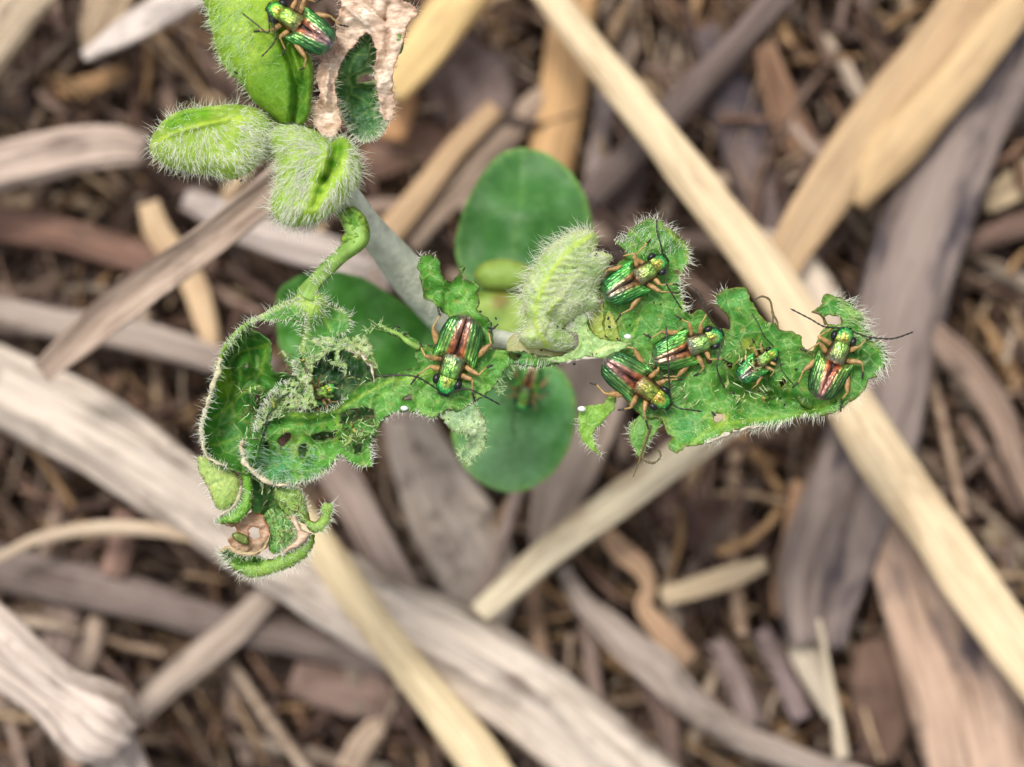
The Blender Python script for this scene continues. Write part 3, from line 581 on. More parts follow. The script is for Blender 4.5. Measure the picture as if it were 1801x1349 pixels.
def fibres():
    a = N('litter_fibre'); col = a.n('ShaderNodeAttribute', attribute_name='Col').outputs['Color']; tc = a.n('ShaderNodeTexCoord').outputs['Object']
    nn = a.n('ShaderNodeTexNoise', {'Vector': tc, 'Scale': 7.0, 'Detail': 4.0}).outputs['Fac']
    M['fibre'] = a.out(a.n('ShaderNodeBsdfPrincipled', {'Base Color': a.mix(a.ramp(nn, (0.35, 0.0), (0.65, 1.0)), a.mix(1.0, col, (0.55, 0.5, 0.46), 'MULTIPLY'), col), 'Roughness': 0.85, 'Specular IOR Level': 0.15}).outputs[0])
    rs = np.random.default_rng(15); n = 8500
    c = np.stack([rs.uniform(-9, 9, n), rs.uniform(-7.5, 7.5, n), -6.75 + 1.9 * rs.beta(1.4, 2.0, n)], 1)
    ang = np.where(rs.uniform(0, 1, n) < 0.55, rs.normal(-0.9, 0.6, n), rs.uniform(0, 6.28, n)); tz = rs.normal(0, 0.16, n)
    D = np.stack([np.cos(ang), np.sin(ang), tz], 1); Sx = np.stack([-np.sin(ang), np.cos(ang), rs.normal(0, 0.3, n)], 1)
    Ln = rs.gamma(2.2, 0.28, n)[:, None] + 0.15; w = rs.gamma(2.0, 0.020, n)[:, None] + 0.010; lg = rs.uniform(0, 1, (n, 1)) < 0.10; Ln = np.where(lg, Ln * 2.6, Ln); up = np.array([0, 0, 1.0])
    V = np.zeros((n, 12, 3)); ts = (-0.5, -0.1, 0.25, 0.5); bow = rs.normal(0, 0.05, (n, 1)) * Ln
    for k, t in enumerate(ts):
        cc = c + D * Ln * t + Sx * bow * (1 - 4 * t * t); ww = w * rs.uniform(0.35 if k in (0, 3) else 0.8, 1.1, (n, 1))
        V[:, k * 3] = cc + Sx * ww; V[:, k * 3 + 1] = cc - Sx * ww; V[:, k * 3 + 2] = cc + up * ww * 0.9
    f = []
    for k in range(3):
        for j in range(3): f.append((k * 3 + j, k * 3 + (j + 1) % 3, (k + 1) * 3 + (j + 1) % 3, (k + 1) * 3 + j))
    F = (np.array(f)[None] + (np.arange(n) * 12)[:, None, None]).reshape(-1, 4)
    P_ = np.array([lin(*p) for p in pal + [(206, 180, 148), (184, 150, 112), (90, 74, 68)]]); C_ = P_[rs.integers(0, len(P_), n)] * rs.uniform(0.6, 1.25, (n, 1))
    add('litter_fibres', mesh_np('litter_fibres', V.reshape(-1, 3), [tuple(x) for x in F.tolist()], M['fibre'], np.repeat(C_, 12, 0)), None, 'fine broken brown fibres and splinters filling the gaps of the litter', 'litter fibres', kind='stuff')
fibres()

# ------------------------------------------------------------------ the plant
plant = empty('seedling', W(868, 590, -7.0), 'hairy green seedling with chewed curled leaves, fuzzy buds and round lower leaves', 'plant')
inv = -Vector(plant.location)
_link = link
def link(o, parent=None, label=None, cat=None, group=None, kind=None):
    o = _link(o, parent, label, cat, group, kind)
    if parent is plant: o.location = inv          # meshes are laid out in scene space
    return o
G1, G2 = (56, 124, 44), (92, 158, 62)

# main stem and petioles
st = tube('stem', [(868, 592, -7.4), (866, 588, -5.0), (846, 586, -3.2), (800, 566, -2.2), (740, 510, -1.5), (690, 450, -1.0), (650, 400, -0.6), (615, 345, -0.35), (575, 290, -0.25)], [66, 66, 66, 70, 70, 64, 52, 40, 30], 'stemhair', plant, sides=22, groove=0.12)
_h = lambda path, z, **k: edge_hairs(path, z, **k)
for _q in range(5):
    edge_hairs([(808 - 6 * _q, 560 + 5 * _q), (748 - 6 * _q, 494 + 6 * _q), (698 - 6 * _q, 436 + 6 * _q), (660 - 6 * _q, 384 + 6 * _q)], -1.0, st, 2.2, 14, closed=False, side=1, spread=5, seed=500 + _q, up=0.8)
edge_hairs([(800, 566), (740, 500), (690, 440), (650, 392), (620, 350)], -0.9, st, 2.5, 16, closed=False, side=1, spread=12, seed=3, up=0.5)
edge_hairs([(800, 576), (740, 520), (690, 460), (650, 412), (620, 370)], -0.9, st, 2.5, 16, closed=False, side=-1, spread=12, seed=4, up=0.5)
pt = tube('petiole', [(600, 372, -0.15), (622, 395, 0.0), (628, 420, 0.05), (600, 448, 0.05), (575, 474, 0.0), (556, 500, -0.02), (543, 525, -0.05)], [30, 46, 40, 24, 30, 25, 34], 'green_stem', plant, sides=16, rough=0.35, step=3, groove=0.25, wander=0.12)
sheet('leaf', plant, [(596, 376), (620, 362), (642, 380), (648, 410), (636, 432), (612, 436), (598, 424), (606, 404)], (84, 140, 44), (128, 172, 70), z=0.06, dome=0.06, dome_w=12, jag=1.2, grid=3.2, wav=0.08, wav_s=14, seed=48, spots=0.3, label='small crumpled green knot on the petiole under the fuzzy buds')
edge_hairs([(622, 395), (628, 420), (600, 448), (575, 474), (556, 500)], 0.08, pt, 1.6, 14, closed=False, side=1, spread=8, seed=5, up=0.4)
edge_hairs([(605, 385), (610, 420), (585, 440), (562, 464), (545, 490)], 0.08, pt, 1.6, 14, closed=False, side=-1, spread=8, seed=6, up=0.4)
tube('petiole', [(850, 586, -3.0), (860, 592, -1.2), (900, 600, -0.5), (950, 610, -0.25), (1010, 616, -0.12)], [34, 32, 30, 26, 18], 'stemhair', plant, sides=12)
tube('petiole', [(856, 586, -3.4), (840, 590, -1.6), (822, 600, -0.6), (800, 620, -0.15)], [26, 24, 20, 12], 'green_stem', plant, sides=10)
tube('petiole', [(868, 585, -3.4), (880, 540, -2.6), (900, 500, -2.3)], [28, 26, 20], 'green_stem', plant, sides=10)
tube('petiole', [(868, 590, -3.4), (890, 620, -2.6), (905, 650, -2.3)], [28, 26, 20], 'green_stem', plant, sides=10)
tube('petiole', [(866, 590, -3.4), (800, 590, -2.6), (730, 590, -2.1)], [28, 24, 18], 'green_stem', plant, sides=10)

# round lower leaves, out of focus
ru = sheet('round_leaf', plant, [(880, 270), (920, 260), (962, 270), (1002, 300), (1030, 345), (1042, 400), (1036, 450), (1000, 500), (950, 530), (885, 530), (830, 505), (805, 462), (801, 420), (818, 360), (848, 305)], (46, 100, 42), (60, 114, 54), z=-2.1,
           ctrl=[(920, 280, -0.25), (920, 400, 0.05), (820, 420, -0.1), (1030, 420, -0.1), (900, 520, 0.1)], veins=[([(920, 268), (918, 340), (905, 430), (900, 520)], 3, 0.35)], jag=0.3, grid=9, wav=0.05, edge=(120, 165, 90), edge_w=3, edge_mix=0.8, mat='smooth_leaf', vein_col=(110, 160, 90), thick=0.03, seed=11, label='upper smooth round leaf, deep green and blurred')
rd = sheet('round_leaf', plant, [(795, 770), (800, 720), (830, 675), (870, 645), (930, 632), (985, 650), (1010, 690), (1013, 735), (1000, 790), (970, 835), (930, 860), (890, 866), (850, 852), (815, 820)], (62, 128, 60), (100, 160, 108), z=-2.1,
           ctrl=[(910, 850, -0.25), (910, 750, 0.1), (800, 760, -0.1), (1010, 720, 0.0), (900, 640, 0.0)], veins=[([(905, 640), (912, 740), (905, 860)], 4, 0.3)], jag=0.3, grid=9, wav=0.05, edge=(130, 180, 90), edge_w=4, edge_mix=0.8, mat='smooth_leaf', vein_col=(120, 170, 100), thick=0.03, seed=12, blots=[(880, 820, 70, (122, 172, 128), 0.7)], label='lower smooth round leaf, paler green towards its tip')
sheet('round_leaf', plant, [(487, 520), (520, 487), (580, 475), (640, 490), (690, 520), (750, 560), (790, 600), (770, 650), (700, 660), (600, 690), (530, 670), (492, 610)], (48, 108, 36), (66, 134, 46), z=-1.9,
      jag=0.3, grid=9, wav=0.1, edge=(90, 140, 60), mat='smooth_leaf', thick=0.03, seed=13, label='dark green round leaf hidden behind the chewed left leaves')
sheet('cotyledon', plant, [(832, 482), (850, 462), (885, 455), (925, 465), (940, 485), (930, 505), (890, 512), (850, 506)], (112, 150, 66), (132, 166, 84), z=-1.8, dome=0.12, dome_w=25, jag=0.3, grid=7, mat='smooth_leaf', closed=True, seed=14)
sheet('cotyledon', plant, [(800, 560), (830, 520), (870, 510), (930, 520), (960, 560), (940, 600), (880, 612), (820, 600)], (96, 140, 58), (140, 172, 86), z=-1.9, dome=0.12, dome_w=25, jag=0.3, grid=7, mat='smooth_leaf', closed=True, seed=15, blots=[(880, 530, 16, (130, 82, 50), 0.6)])

# fuzzy top leaf
T = sheet('folded_leaf', plant, q(1, (370, -60), (375, 0), (400, 60), (412, 130), (430, 190), (445, 260), (470, 330), (505, 390), (550, 430), (590, 470), (620, 520), (655, 570), (700, 605), (750, 645), (800, 685), (850, 712), (900, 722), (938, 708), (962, 680), (982, 640), (992, 560), (1002, 480), (1004, 420), (998, 370), (985, 320), (960, 285), (900, 225), (850, 150), (820, 60), (800, -60)),
          (134, 180, 52), (160, 202, 78), z=0.05, dome=0.30, dome_w=34, folds=[(q(1, (800, 150), (840, 260), (880, 370), (905, 480), (895, 600), (880, 700)), 6.5, -0.20), (q(1, (920, 300), (945, 400), (940, 520), (925, 650)), 7.0, -0.12)],
          veins=[(q(1, (480, -20), (560, 120), (640, 260), (700, 420), (780, 560), (840, 660)), 3, 0.5), (q(1, (620, 220), (700, 160), (760, 100)), 2, 0.4)],
          jag=0.4, grid=4.5, wav=0.04, edge=(150, 195, 90), mat='bud', closed=True, seed=21, vein_col=(185, 215, 110),
          blots=[(*q(1, (790, 480))[0], 62, (96, 150, 34), 0.95), (*q(1, (860, 300))[0], 38, (84, 140, 26), 0.9), (*q(1, (930, 480))[0], 26, (58, 118, 22), 0.95), (*q(1, (920, 620))[0], 28, (70, 130, 34), 0.9)], label='largest fuzzy folded leaf at the top, lime green with a deep seam', belly=0.6)  # the darkest blot paints the shadow inside the fold
left_of = lambda x: (lambda Q: Q[:, 0] < x)
edge_hairs(T['O'], 0.12, T['obj'], 1.3, 15, seed=21, mask=left_of(445), up=0.3, along=0.1, spread=6)
edge_hairs(T['O'], 0.12, T['obj'], 2.0, 13, seed=22, mask=lambda Q: Q[:, 0] > 530, up=0.3, spread=4)
surf_hairs(T, T['obj'], 850, 17, (-0.6, 0.7), up=0.35, seed=23, mask=lambda C: np.clip((q(1, (700, 0))[0][0] - C[:, 0]) / 40, 0.02, 1) * (C[:, 1] < 150), mat='hair_green')

Lb = sheet('leaf_bud', plant, q(1, (72, 822), (82, 780), (108, 738), (140, 690), (190, 650), (250, 622), (320, 608), (400, 598), (480, 592), (560, 588), (640, 598), (700, 620), (745, 650), (775, 700), (780, 760), (750, 830), (715, 890), (680, 935), (640, 972), (590, 1002), (540, 1015), (480, 1010), (420, 995), (360, 985), (300, 975), (230, 960), (170, 940), (120, 910), (85, 870)),
           (140, 182, 72), (164, 202, 92), z=0.02, dome=0.30, dome_w=36, folds=[(q(1, (90, 770), (150, 720), (200, 690), (280, 662), (400, 640), (480, 640)), 8.5, -0.15), (q(1, (75, 838), (150, 782), (220, 746), (320, 720), (420, 697), (520, 672)), 3.5, 0.05)],
           veins=[(q(1, (80, 830), (150, 775), (220, 740), (320, 712), (420, 690), (520, 668), (600, 660)), 3, 0.6)], vein_col=(190, 222, 70), jag=0.4, grid=4, wav=0.03, edge=(160, 200, 110), mat='bud', closed=True, seed=31,
           blots=[(*q(1, (200, 700))[0], 14, (92, 160, 14), 0.95), (*q(1, (280, 660))[0], 16, (92, 160, 14), 0.95), (*q(1, (370, 645))[0], 14, (104, 170, 22), 0.9)], label='fuzzy pale green bud pointing left')
edge_hairs(Lb['O'], 0.06, Lb['obj'], 1.3, 16, seed=31, up=0.25, spread=6, mask=left_of(462))
surf_hairs(Lb, Lb['obj'], 1250, 18, (0.5, 0.5), radial=q(1, (420, 700))[0], radial_w=0.7, up=0.35, seed=32, mask=lambda C: np.where(C[:, 1] > 220, 1, 0.25))
surf_hairs(Lb, Lb['obj'], 350, 21, (0.8, 0.3), up=0.5, seed=33, mask=lambda C: (C[:, 0] > 420) * 1.0)

Rb = sheet('leaf_bud', plant, q(1, (740, 760), (780, 715), (830, 700), (900, 700), (960, 718), (1010, 738), (1060, 770), (1100, 800), (1150, 765), (1200, 790), (1240, 840), (1262, 900), (1272, 960), (1266, 1010), (1240, 1060), (1200, 1110), (1150, 1160), (1090, 1212), (1030, 1250), (960, 1270), (890, 1280), (830, 1270), (780, 1230), (758, 1170), (768, 1100), (788, 1020), (788, 940), (770, 860), (745, 810)),
           (142, 190, 66), (168, 208, 96), z=0.10, dome=0.34, dome_w=34, folds=[(q(1, (1150, 790), (1140, 850), (1115, 920), (1085, 970), (1060, 1010)), 10.0, -0.13), (q(1, (1085, 970), (1060, 1010), (1030, 1080), (1005, 1160)), 5.0, -0.06), (q(1, (1060, 790), (1075, 860), (1060, 930), (1020, 1010)), 4, 0.06)],
           veins=[(q(1, (1180, 900), (1120, 990), (1060, 1070), (1010, 1150)), 4, 0.5)], vein_col=(170, 214, 30), jag=0.4, grid=4, wav=0.03, edge=(165, 205, 115), mat='bud', closed=True, seed=41,
           blots=[(*q(1, (1140, 840))[0], 15, (84, 146, 18), 0.95), (*q(1, (1110, 920))[0], 12, (70, 130, 16), 0.95), (*q(1, (1065, 1010))[0], 9, (66, 128, 14), 0.95), (*q(1, (1035, 1080))[0], 7, (80, 140, 20), 0.9)], label='fuzzy pale green bud pointing down with a dark open seam', belly=0.7)
edge_hairs(Rb['O'], 0.15, Rb['obj'], 1.0, 20, seed=41, up=0.3, spread=7, mask=lambda Q: Q[:, 1] > 240)
cr = q(1, (1140, 800), (1140, 850), (1110, 920), (1060, 1010), (1030, 1080), (1005, 1160))
surf_hairs(Rb, Rb['obj'], 2000, 20, (-0.2, 0.5), radial=q(1, (1080, 900))[0], radial_w=0.9, up=0.45, seed=42, mask=lambda C: np.clip((seg_dist(C, cr, False) - 9) / 12, 0, 1))
# growing point where the shoot's parts meet
jn = sheet('shoot_tip', plant, q(1, (700, 640), (780, 650), (880, 690), (960, 700), (1060, 740), (1110, 760), (1180, 760), (1230, 830), (1100, 900), (900, 900), (760, 900), (700, 880), (690, 760)), (128, 166, 70), (150, 186, 96), z=-0.12, dome=0.15, dome_w=30, jag=0.3, grid=5, mat='bud', closed=True, seed=45)
surf_hairs(jn, jn['obj'], 420, 22, (-0.2, 0.9), up=0.7, seed=46)

# withered leaf
dr = sheet('withered_leaf', plant, q(1, (1150, -60), (1160, 20), (1145, 90), (1130, 160), (1142, 260), (1118, 325), (1060, 340), (1030, 385), (1020, 440), (1040, 520), (1020, 600), (1000, 680), (1030, 735), (1090, 775), (1130, 750), (1150, 700), (1140, 620), (1118, 520), (1124, 430), (1154, 350), (1204, 272), (1285, 182), (1322, 196), (1356, 262), (1362, 340), (1350, 400), (1362, 500), (1378, 580), (1398, 660), (1432, 690), (1455, 600), (1440, 480), (1450, 380), (1475, 320), (1500, 250), (1510, 180), (1545, 110), (1590, 70), (1540, 30), (1470, -10), (1440, -60)),
           (244, 222, 202), (255, 246, 232), z=0.02, ctrl=[(640, 20, 0.2), (590, 120, 0.05), (570, 200, 0.0), (680, 110, 0.15), (685, 200, 0.0)], folds=[(q(1, (1180, 30), (1240, 90), (1300, 140)), 4, 0.10), (q(1, (1420, 20), (1400, 90), (1420, 200), (1400, 400)), 4, -0.08), (q(1, (1250, -20), (1330, 60), (1400, 110)), 4, -0.1), (q(1, (1100, 350), (1080, 450), (1070, 600)), 4, 0.1)],
           curl=0.06, curl_w=5, wav=0.10, wav_s=24, jag=1.6, grid=3.5, edge=(190, 140, 105), mat='dry', seed=51, label='withered beige rim curled round a dark green hollow', vein_col=(200, 160, 130))
edge_hairs(dr['O'], 0.08, dr['obj'], 1.6, 12, seed=51, mat='hair_dry', up=0.3, spread=4)
surf_hairs(dr, dr['obj'], 500, 15, (0.7, -0.3), up=0.25, seed=52, mat='hair_dry')
dg = sheet('leaf', plant, q(1, (1285, 175), (1200, 262), (1150, 345), (1118, 430), (1108, 500), (1125, 590), (1160, 660), (1200, 730), (1250, 785), (1310, 795), (1365, 765), (1410, 705), (1400, 620), (1375, 560), (1372, 400), (1368, 260), (1325, 185)), (36, 88, 46), (62, 118, 60), z=-0.28, dome=-0.12, dome_w=20,
           holes=[q(1, (1240, 468), (1255, 430), (1300, 412), (1352, 410), (1348, 458), (1300, 470))], veins=[(q(1, (1310, 250), (1230, 320), (1200, 420), (1190, 560), (1220, 660)), 2.2, 0.6), (q(1, (1330, 330), (1250, 380)), 1.5, 0.5), (q(1, (1350, 520), (1260, 560), (1210, 640)), 1.5, 0.5)], vein_col=(105, 150, 80),
           jag=0.6, grid=4, wav=0.05, wav_s=20, seed=53, label='dark green leaf hollow inside the withered beige rim', edge=(190, 210, 150), edge_w=2)
edge_hairs(q(1, (1360, 380), (1372, 500), (1392, 620), (1420, 690), (1370, 770), (1300, 800), (1240, 790)), -0.1, dg['obj'], 1.2, 16, closed=False, side=-1, seed=54, up=0.2)
edge_hairs(q(1, (1130, 560), (1160, 650), (1210, 740)), -0.1, dg['obj'], 1.2, 14, closed=False, side=1, seed=55, up=0.3)
surf_hairs(dg, dg['obj'], 260, 12, (-0.4, 0.6), up=0.3, seed=56, mat='hair_blue', mask=lambda C: (C[:, 1] > 180) * 1.0)
sheet('leaflet', plant, q(1, (1440, 190), (1462, 168), (1488, 175), (1506, 215), (1510, 255), (1496, 300), (1472, 315), (1450, 290), (1440, 240)), (86, 134, 70), (104, 150, 84), z=0.16, dome=0.03, jag=0.2, grid=4, mat='smooth_leaf', seed=57, label='tiny smooth green oval at the withered rim')

# the star shaped node and left leaves
nd = sheet('leaf', plant, q(2, (430, 562), (520, 500), (600, 452), (680, 425), (730, 385), (820, 355), (900, 395), (980, 465), (1060, 500), (1105, 570), (1085, 645), (1000, 690), (920, 790), (900, 835), (800, 812), (736, 796), (750, 700), (738, 592), (660, 572), (560, 580)), (70, 138, 60), (96, 158, 74), z=-0.10, ctrl=[(541, 530, 0.12), (460, 560, 0.0), (540, 620, -0.12), (610, 560, -0.1)],
           veins=[(q(2, (810, 440), (800, 560), (785, 680), (755, 800)), 3.4, 0.95), (q(2, (800, 430), (640, 460), (520, 510), (430, 565)), 4, 0.8), (q(2, (830, 450), (900, 530), (960, 640)), 2.5, 0.6), (q(2, (850, 430), (960, 480), (1080, 510)), 2.5, 0.5)], vein_col=(150, 190, 85), blots=[(*q(2, (810, 430))[0], 26, (160, 200, 90), 0.95)], jag=0.8, grid=4, seed=61, label='pale star shaped leaf base under the petiole')
edge_hairs(nd['O'], -0.02, nd['obj'], 2.2, 13, seed=61, up=0.3, spread=3)
surf_hairs(nd, nd['obj'], 260, 14, (0, 0.1), radial=q(2, (810, 430))[0], up=0.6, seed=62, mask=lambda C: np.exp(-(np.hypot(C[:, 0] - 544, C[:, 1] - 530) / 30) ** 2))
edge_hairs(q(2, (790, 560), (780, 680), (755, 800)), 0.0, nd['obj'], 1.6, 12, closed=False, side=1, seed=63, up=0.2)
edge_hairs(q(2, (430, 565), (520, 510), (640, 460), (740, 440)), 0.0, nd['obj'], 2.0, 12, closed=False, side=-1, seed=64, up=0.2)

LL = sheet('leaf', plant, q(2, (430, 555), (345, 615), (272, 690), (222, 760), (188, 830), (162, 920), (138, 1010), (108, 1120), (72, 1230), (48, 1340)) + q(3, (92, 390), (98, 450), (125, 510), (175, 545), (240, 565), (300, 590), (345, 610), (400, 600), (420, 540), (440, 440), (470, 340), (500, 240), (560, 150), (640, 100)) + q(2, (760, 1060), (720, 980), (640, 945), (565, 935), (530, 870), (542, 790), (528, 718), (470, 668), (400, 640)),
           (44, 108, 44), (74, 140, 52), z=0.06, dome=-0.40, dome_w=48, wav=0.06, wav_s=30, jag=0.8, grid=4,
           veins=[(q(2, (280, 825), (330, 790), (400, 770), (510, 738)), 2.2, 0.7), (q(2, (520, 738), (500, 820), (480, 900), (440, 970)), 2.2, 0.7), (q(2, (150, 1245), (220, 1190), (280, 1140), (320, 1085), (440, 1030)), 2.2, 0.75), (q(2, (290, 1110), (270, 1180), (300, 1240), (400, 1290)), 2, 0.6), (q(2, (180, 1000), (240, 960), (260, 860)), 2, 0.4), (q(3, (140, 440), (240, 420), (330, 380)), 2, 0.5)],
           folds=[(q(2, (300, 900), (330, 1000), (280, 1100)), 6, 0.07), (q(2, (430, 820), (420, 930)), 8, -0.06)], vein_col=(138, 186, 66), edge=(40, 60, 24), edge_w=1.8, edge_mix=0.8, holes=[q(2, (420, 1100), (470, 1080), (480, 1130), (440, 1170)), q(2, (350, 880), (380, 870), (385, 900), (360, 915))], spots=0.3, seed=71, blots=[(*q(2, (205, 950))[0], 16, (110, 160, 20), 0.85), (*q(2, (230, 1060))[0], 16, (104, 150, 30), 0.8), (*q(3, (230, 60))[0], 18, (110, 160, 30), 0.7)], label='cupped dark green leaf at the left edge with a white rolled rim')
rim = q(2, (430, 560), (345, 618), (275, 690), (225, 762), (192, 832), (168, 920), (142, 1010), (112, 1120), (76, 1230), (52, 1330)) + q(3, (94, 400), (102, 455), (130, 512), (185, 545), (240, 565))
n = len(rim); ws = [5, 10, 13, 13, 11, 10, 10, 10, 9, 9, 9, 9, 9, 9, 6]
cols = lin(226, 226, 196)
tube('rolled_edge', [(x, y, 0.10 + 0.03 * math.sin(i)) for i, (x, y) in enumerate(rim[4:])], ws[4:], 'dry', LL['obj'], step=4, sides=8, flat=0.7, rough=0.3, col=lin(222, 222, 190))
tube('rolled_edge', [(x, y, 0.10) for x, y in rim[:5]], ws[:5], 'bud', LL['obj'], step=4, sides=8, flat=0.7, rough=0.25, col=lin(126, 174, 74))
edge_hairs(rim, 0.10, LL['obj'], 1.3, 15, closed=False, side=-1, seed=71, up=0.3, spread=3)
edge_hairs(rim[:6], 0.12, LL['obj'], 1.3, 17, closed=False, side=1, seed=72, up=0.5, spread=5, mat='hair_green')
edge_hairs(rim, 0.10, LL['obj'], 1.5, 15, closed=False, side=1, seed=73, up=0.3, spread=3)

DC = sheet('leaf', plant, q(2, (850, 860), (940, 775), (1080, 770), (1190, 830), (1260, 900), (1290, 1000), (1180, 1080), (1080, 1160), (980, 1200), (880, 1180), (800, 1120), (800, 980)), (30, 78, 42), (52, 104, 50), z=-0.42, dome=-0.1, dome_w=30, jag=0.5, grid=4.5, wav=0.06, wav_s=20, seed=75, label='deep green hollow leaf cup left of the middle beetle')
surf_hairs(DC, DC['obj'], 260, 22, (0.2, -0.8), up=0.3, seed=76, mat='hair_blue')
tube('rolled_edge', [(x, y, 0.02) for x, y in q(2, (1080, 775), (1150, 800), (1215, 850), (1250, 910), (1262, 1000))], [6, 9, 9, 8, 5], 'dry', DC['obj'], step=4, flat=0.6, col=lin(236, 226, 210))
LBr = sheet('chewed_leaf', plant, q(2, (620, 780), (660, 800), (700, 860), (760, 842), (850, 800), (905, 790), (880, 755), (818, 712), (930, 680), (1000, 700), (1100, 682), (1200, 665), (1245, 740), (1262, 830), (1290, 900), (1262, 905), (1200, 840), (1120, 785), (1060, 772), (1020, 790), (1030, 850), (1080, 880), (1060, 950), (1020, 900), (950, 870), (990, 830), (980, 780), (900, 825), (835, 900), (832, 1050), (850, 1120), (870, 1170), (760, 1210), (660, 1200), (600, 1220), (500, 1290), (420, 1349), (440, 1260), (500, 1140), (560, 1060), (650, 1000), (705, 940), (690, 880), (640, 830)),
            (112, 154, 86), (156, 184, 132), z=0.02, wav=0.06, wav_s=18, jag=1.6, grid=3.4, lace=0.26, lace_s=8, edge=(70, 90, 50), edge_w=2, mat='leaf', seed=77, spots=0.5, label='lacy grey green leaf remnant arching over the deep green cup')
surf_hairs(LBr, LBr['obj'], 520, 14, (-0.3, 0.2), up=0.3, seed=78, jitter=0.7)
edge_hairs(q(2, (690, 850), (700, 950), (600, 1010), (520, 1100), (460, 1200), (420, 1330)), 0.06, LBr['obj'], 1.2, 15, closed=False, side=1, seed=79, up=0.3)
tube('vein', [(x, y, 0.03) for x, y in q(2, (1230, 660), (1290, 600), (1370, 640), (1440, 670), (1500, 720), (1580, 760))], [3, 4, 7, 8, 10, 10], 'green_stem', plant, step=4, rough=0.3)
edge_hairs(q(2, (1200, 650), (1290, 600), (1370, 640), (1440, 670), (1500, 720)), 0.04, plant, 1.2, 12, closed=False, side=1, seed=80, up=0.2, mat='hair_green', jitter=0.7)
bpy.context.view_layer.objects.active = None

# the chewed middle leaf
MID = q(3, (500, 240), (640, 230), (740, 242), (860, 225), (960, 170), (1050, 75), (1130, 50), (1200, 20)) + q(4, (220, 790), (300, 750), (392, 722), (372, 665), (382, 612), (300, 572), (200, 522), (120, 495), (128, 472), (230, 502), (340, 545), (420, 590), (480, 600), (560, 520), (570, 430), (530, 400), (480, 345), (425, 300), (410, 220), (402, 160), (386, 118), (420, 68), (480, 68), (520, 110), (520, 170), (545, 212), (590, 224), (628, 180), (640, 138), (668, 136), (650, 180), (645, 205), (700, 222), (735, 226), (744, 330), (742, 400), (810, 450), (832, 560), (832, 620), (1000, 640), (1150, 668), (1290, 682), (1240, 697), (1100, 722), (1010, 716), (950, 702), (905, 740), (880, 790), (830, 850), (760, 905), (700, 950), (640, 985), (560, 985), (470, 1022), (400, 1008), (330, 990), (240, 1000), (170, 1050), (135, 1120)) + q(3, (1150, 390), (1142, 440), (1150, 560), (1060, 570), (1000, 530), (950, 500), (920, 540), (880, 590), (820, 630), (740, 662), (620, 684), (540, 677), (460, 642), (400, 592), (355, 540), (335, 470), (345, 405), (400, 402), (460, 400), (490, 350), (500, 290))
holes = [q(3, (560, 412), (575, 385), (600, 362), (650, 370), (645, 405), (610, 425), (582, 458)), q(3, (950, 250), (1010, 215), (1080, 200), (1150, 205), (1165, 250), (1120, 285), (1040, 290), (975, 300)), q(3, (760, 380), (830, 355), (905, 345), (925, 375), (860, 400), (790, 415)),
         q(3, (700, 440), (740, 425), (745, 470), (720, 520), (695, 500)), q(3, (470, 420), (500, 405), (510, 440), (485, 470)), q(3, (1040, 440), (1085, 430), (1080, 480), (1045, 490)), q(4, (300, 905), (345, 890), (350, 915), (310, 925)), q(4, (930, 650), (1000, 655), (990, 680), (940, 675))]
cmid = [(*q(3, (520, 540))[0], -0.22), (*q(3, (620, 600))[0], -0.14), (*q(3, (380, 450))[0], 0.06), (*q(3, (540, 670))[0], 0.08), (*q(3, (700, 420))[0], -0.14), (*q(3, (700, 240))[0], 0.05), (*q(3, (1000, 300))[0], -0.05), (*q(4, (500, 850))[0], 0.0), (*q(4, (460, 100))[0], 0.04), (*q(4, (620, 330))[0], -0.06), (*q(4, (1100, 690))[0], -0.06), (*q(4, (650, 600))[0], 0.0), (*q(4, (300, 960))[0], -0.03)]
md = sheet('leaf', plant, MID, G1, G2, z=0.0, ctrl=cmid, holes=holes, wav=0.06, wav_s=26, jag=1.5, grid=4, curl=0.03, curl_w=5,
           veins=[(q(3, (640, 245), (760, 262), (860, 240), (960, 205), (1080, 130), (1278, 25)) + q(4, (300, 800), (420, 770), (560, 740)), 3, 0.75), (q(3, (930, 230), (940, 330), (930, 420)), 1.8, 0.5), (q(3, (660, 520), (680, 440), (720, 380)), 2.5, 0.7), (q(4, (440, 300), (520, 390), (600, 440)), 2.5, 0.6), (q(4, (732, 230), (738, 400)), 1.6, 0.6), (q(4, (100, 930), (250, 860), (380, 800)), 1.8, 0.4), (q(4, (840, 650), (1000, 680), (1240, 690)), 2, 0.4)],
           folds=[(q(3, (560, 280), (700, 300), (860, 290), (960, 240)), 8, -0.10), (q(3, (480, 520), (600, 580), (760, 600), (860, 560)), 7, 0.05), (q(4, (560, 420), (560, 260)), 7, -0.05)], vein_col=(140, 186, 62),
           blots=[(*q(3, (560, 580))[0], 24, (70, 142, 104), 0.7), (*q(3, (660, 460))[0], 10, (140, 170, 90), 0.7), (*q(4, (230, 900))[0], 16, (104, 168, 84), 0.5), (*q(4, (980, 680))[0], 16, (64, 140, 88), 0.6)], edge=(48, 48, 18), edge_w=1.7, edge_mix=0.9, seed=81, spots=0.4, label='ragged mid green leaf under the middle beetle, full of bite marks')
rimm = q(3, (345, 405), (338, 470), (355, 540), (400, 592), (460, 642), (540, 677), (640, 690))
tube('rolled_edge', [(x, y, 0.10) for x, y in rimm], [6, 9, 9, 10, 12, 11, 4], 'dry', md['obj'], step=4, flat=0.7, rough=0.35, col=lin(222, 214, 186))
edge_hairs(md['O'], -0.0, md['obj'], 2.6, 11, seed=82, up=0.1, spread=2, mask=lambda Q: Q[:, 1] > 700)
edge_hairs(rimm, 0.10, md['obj'], 1.2, 14, closed=False, side=1, seed=83, up=0.2, spread=3)
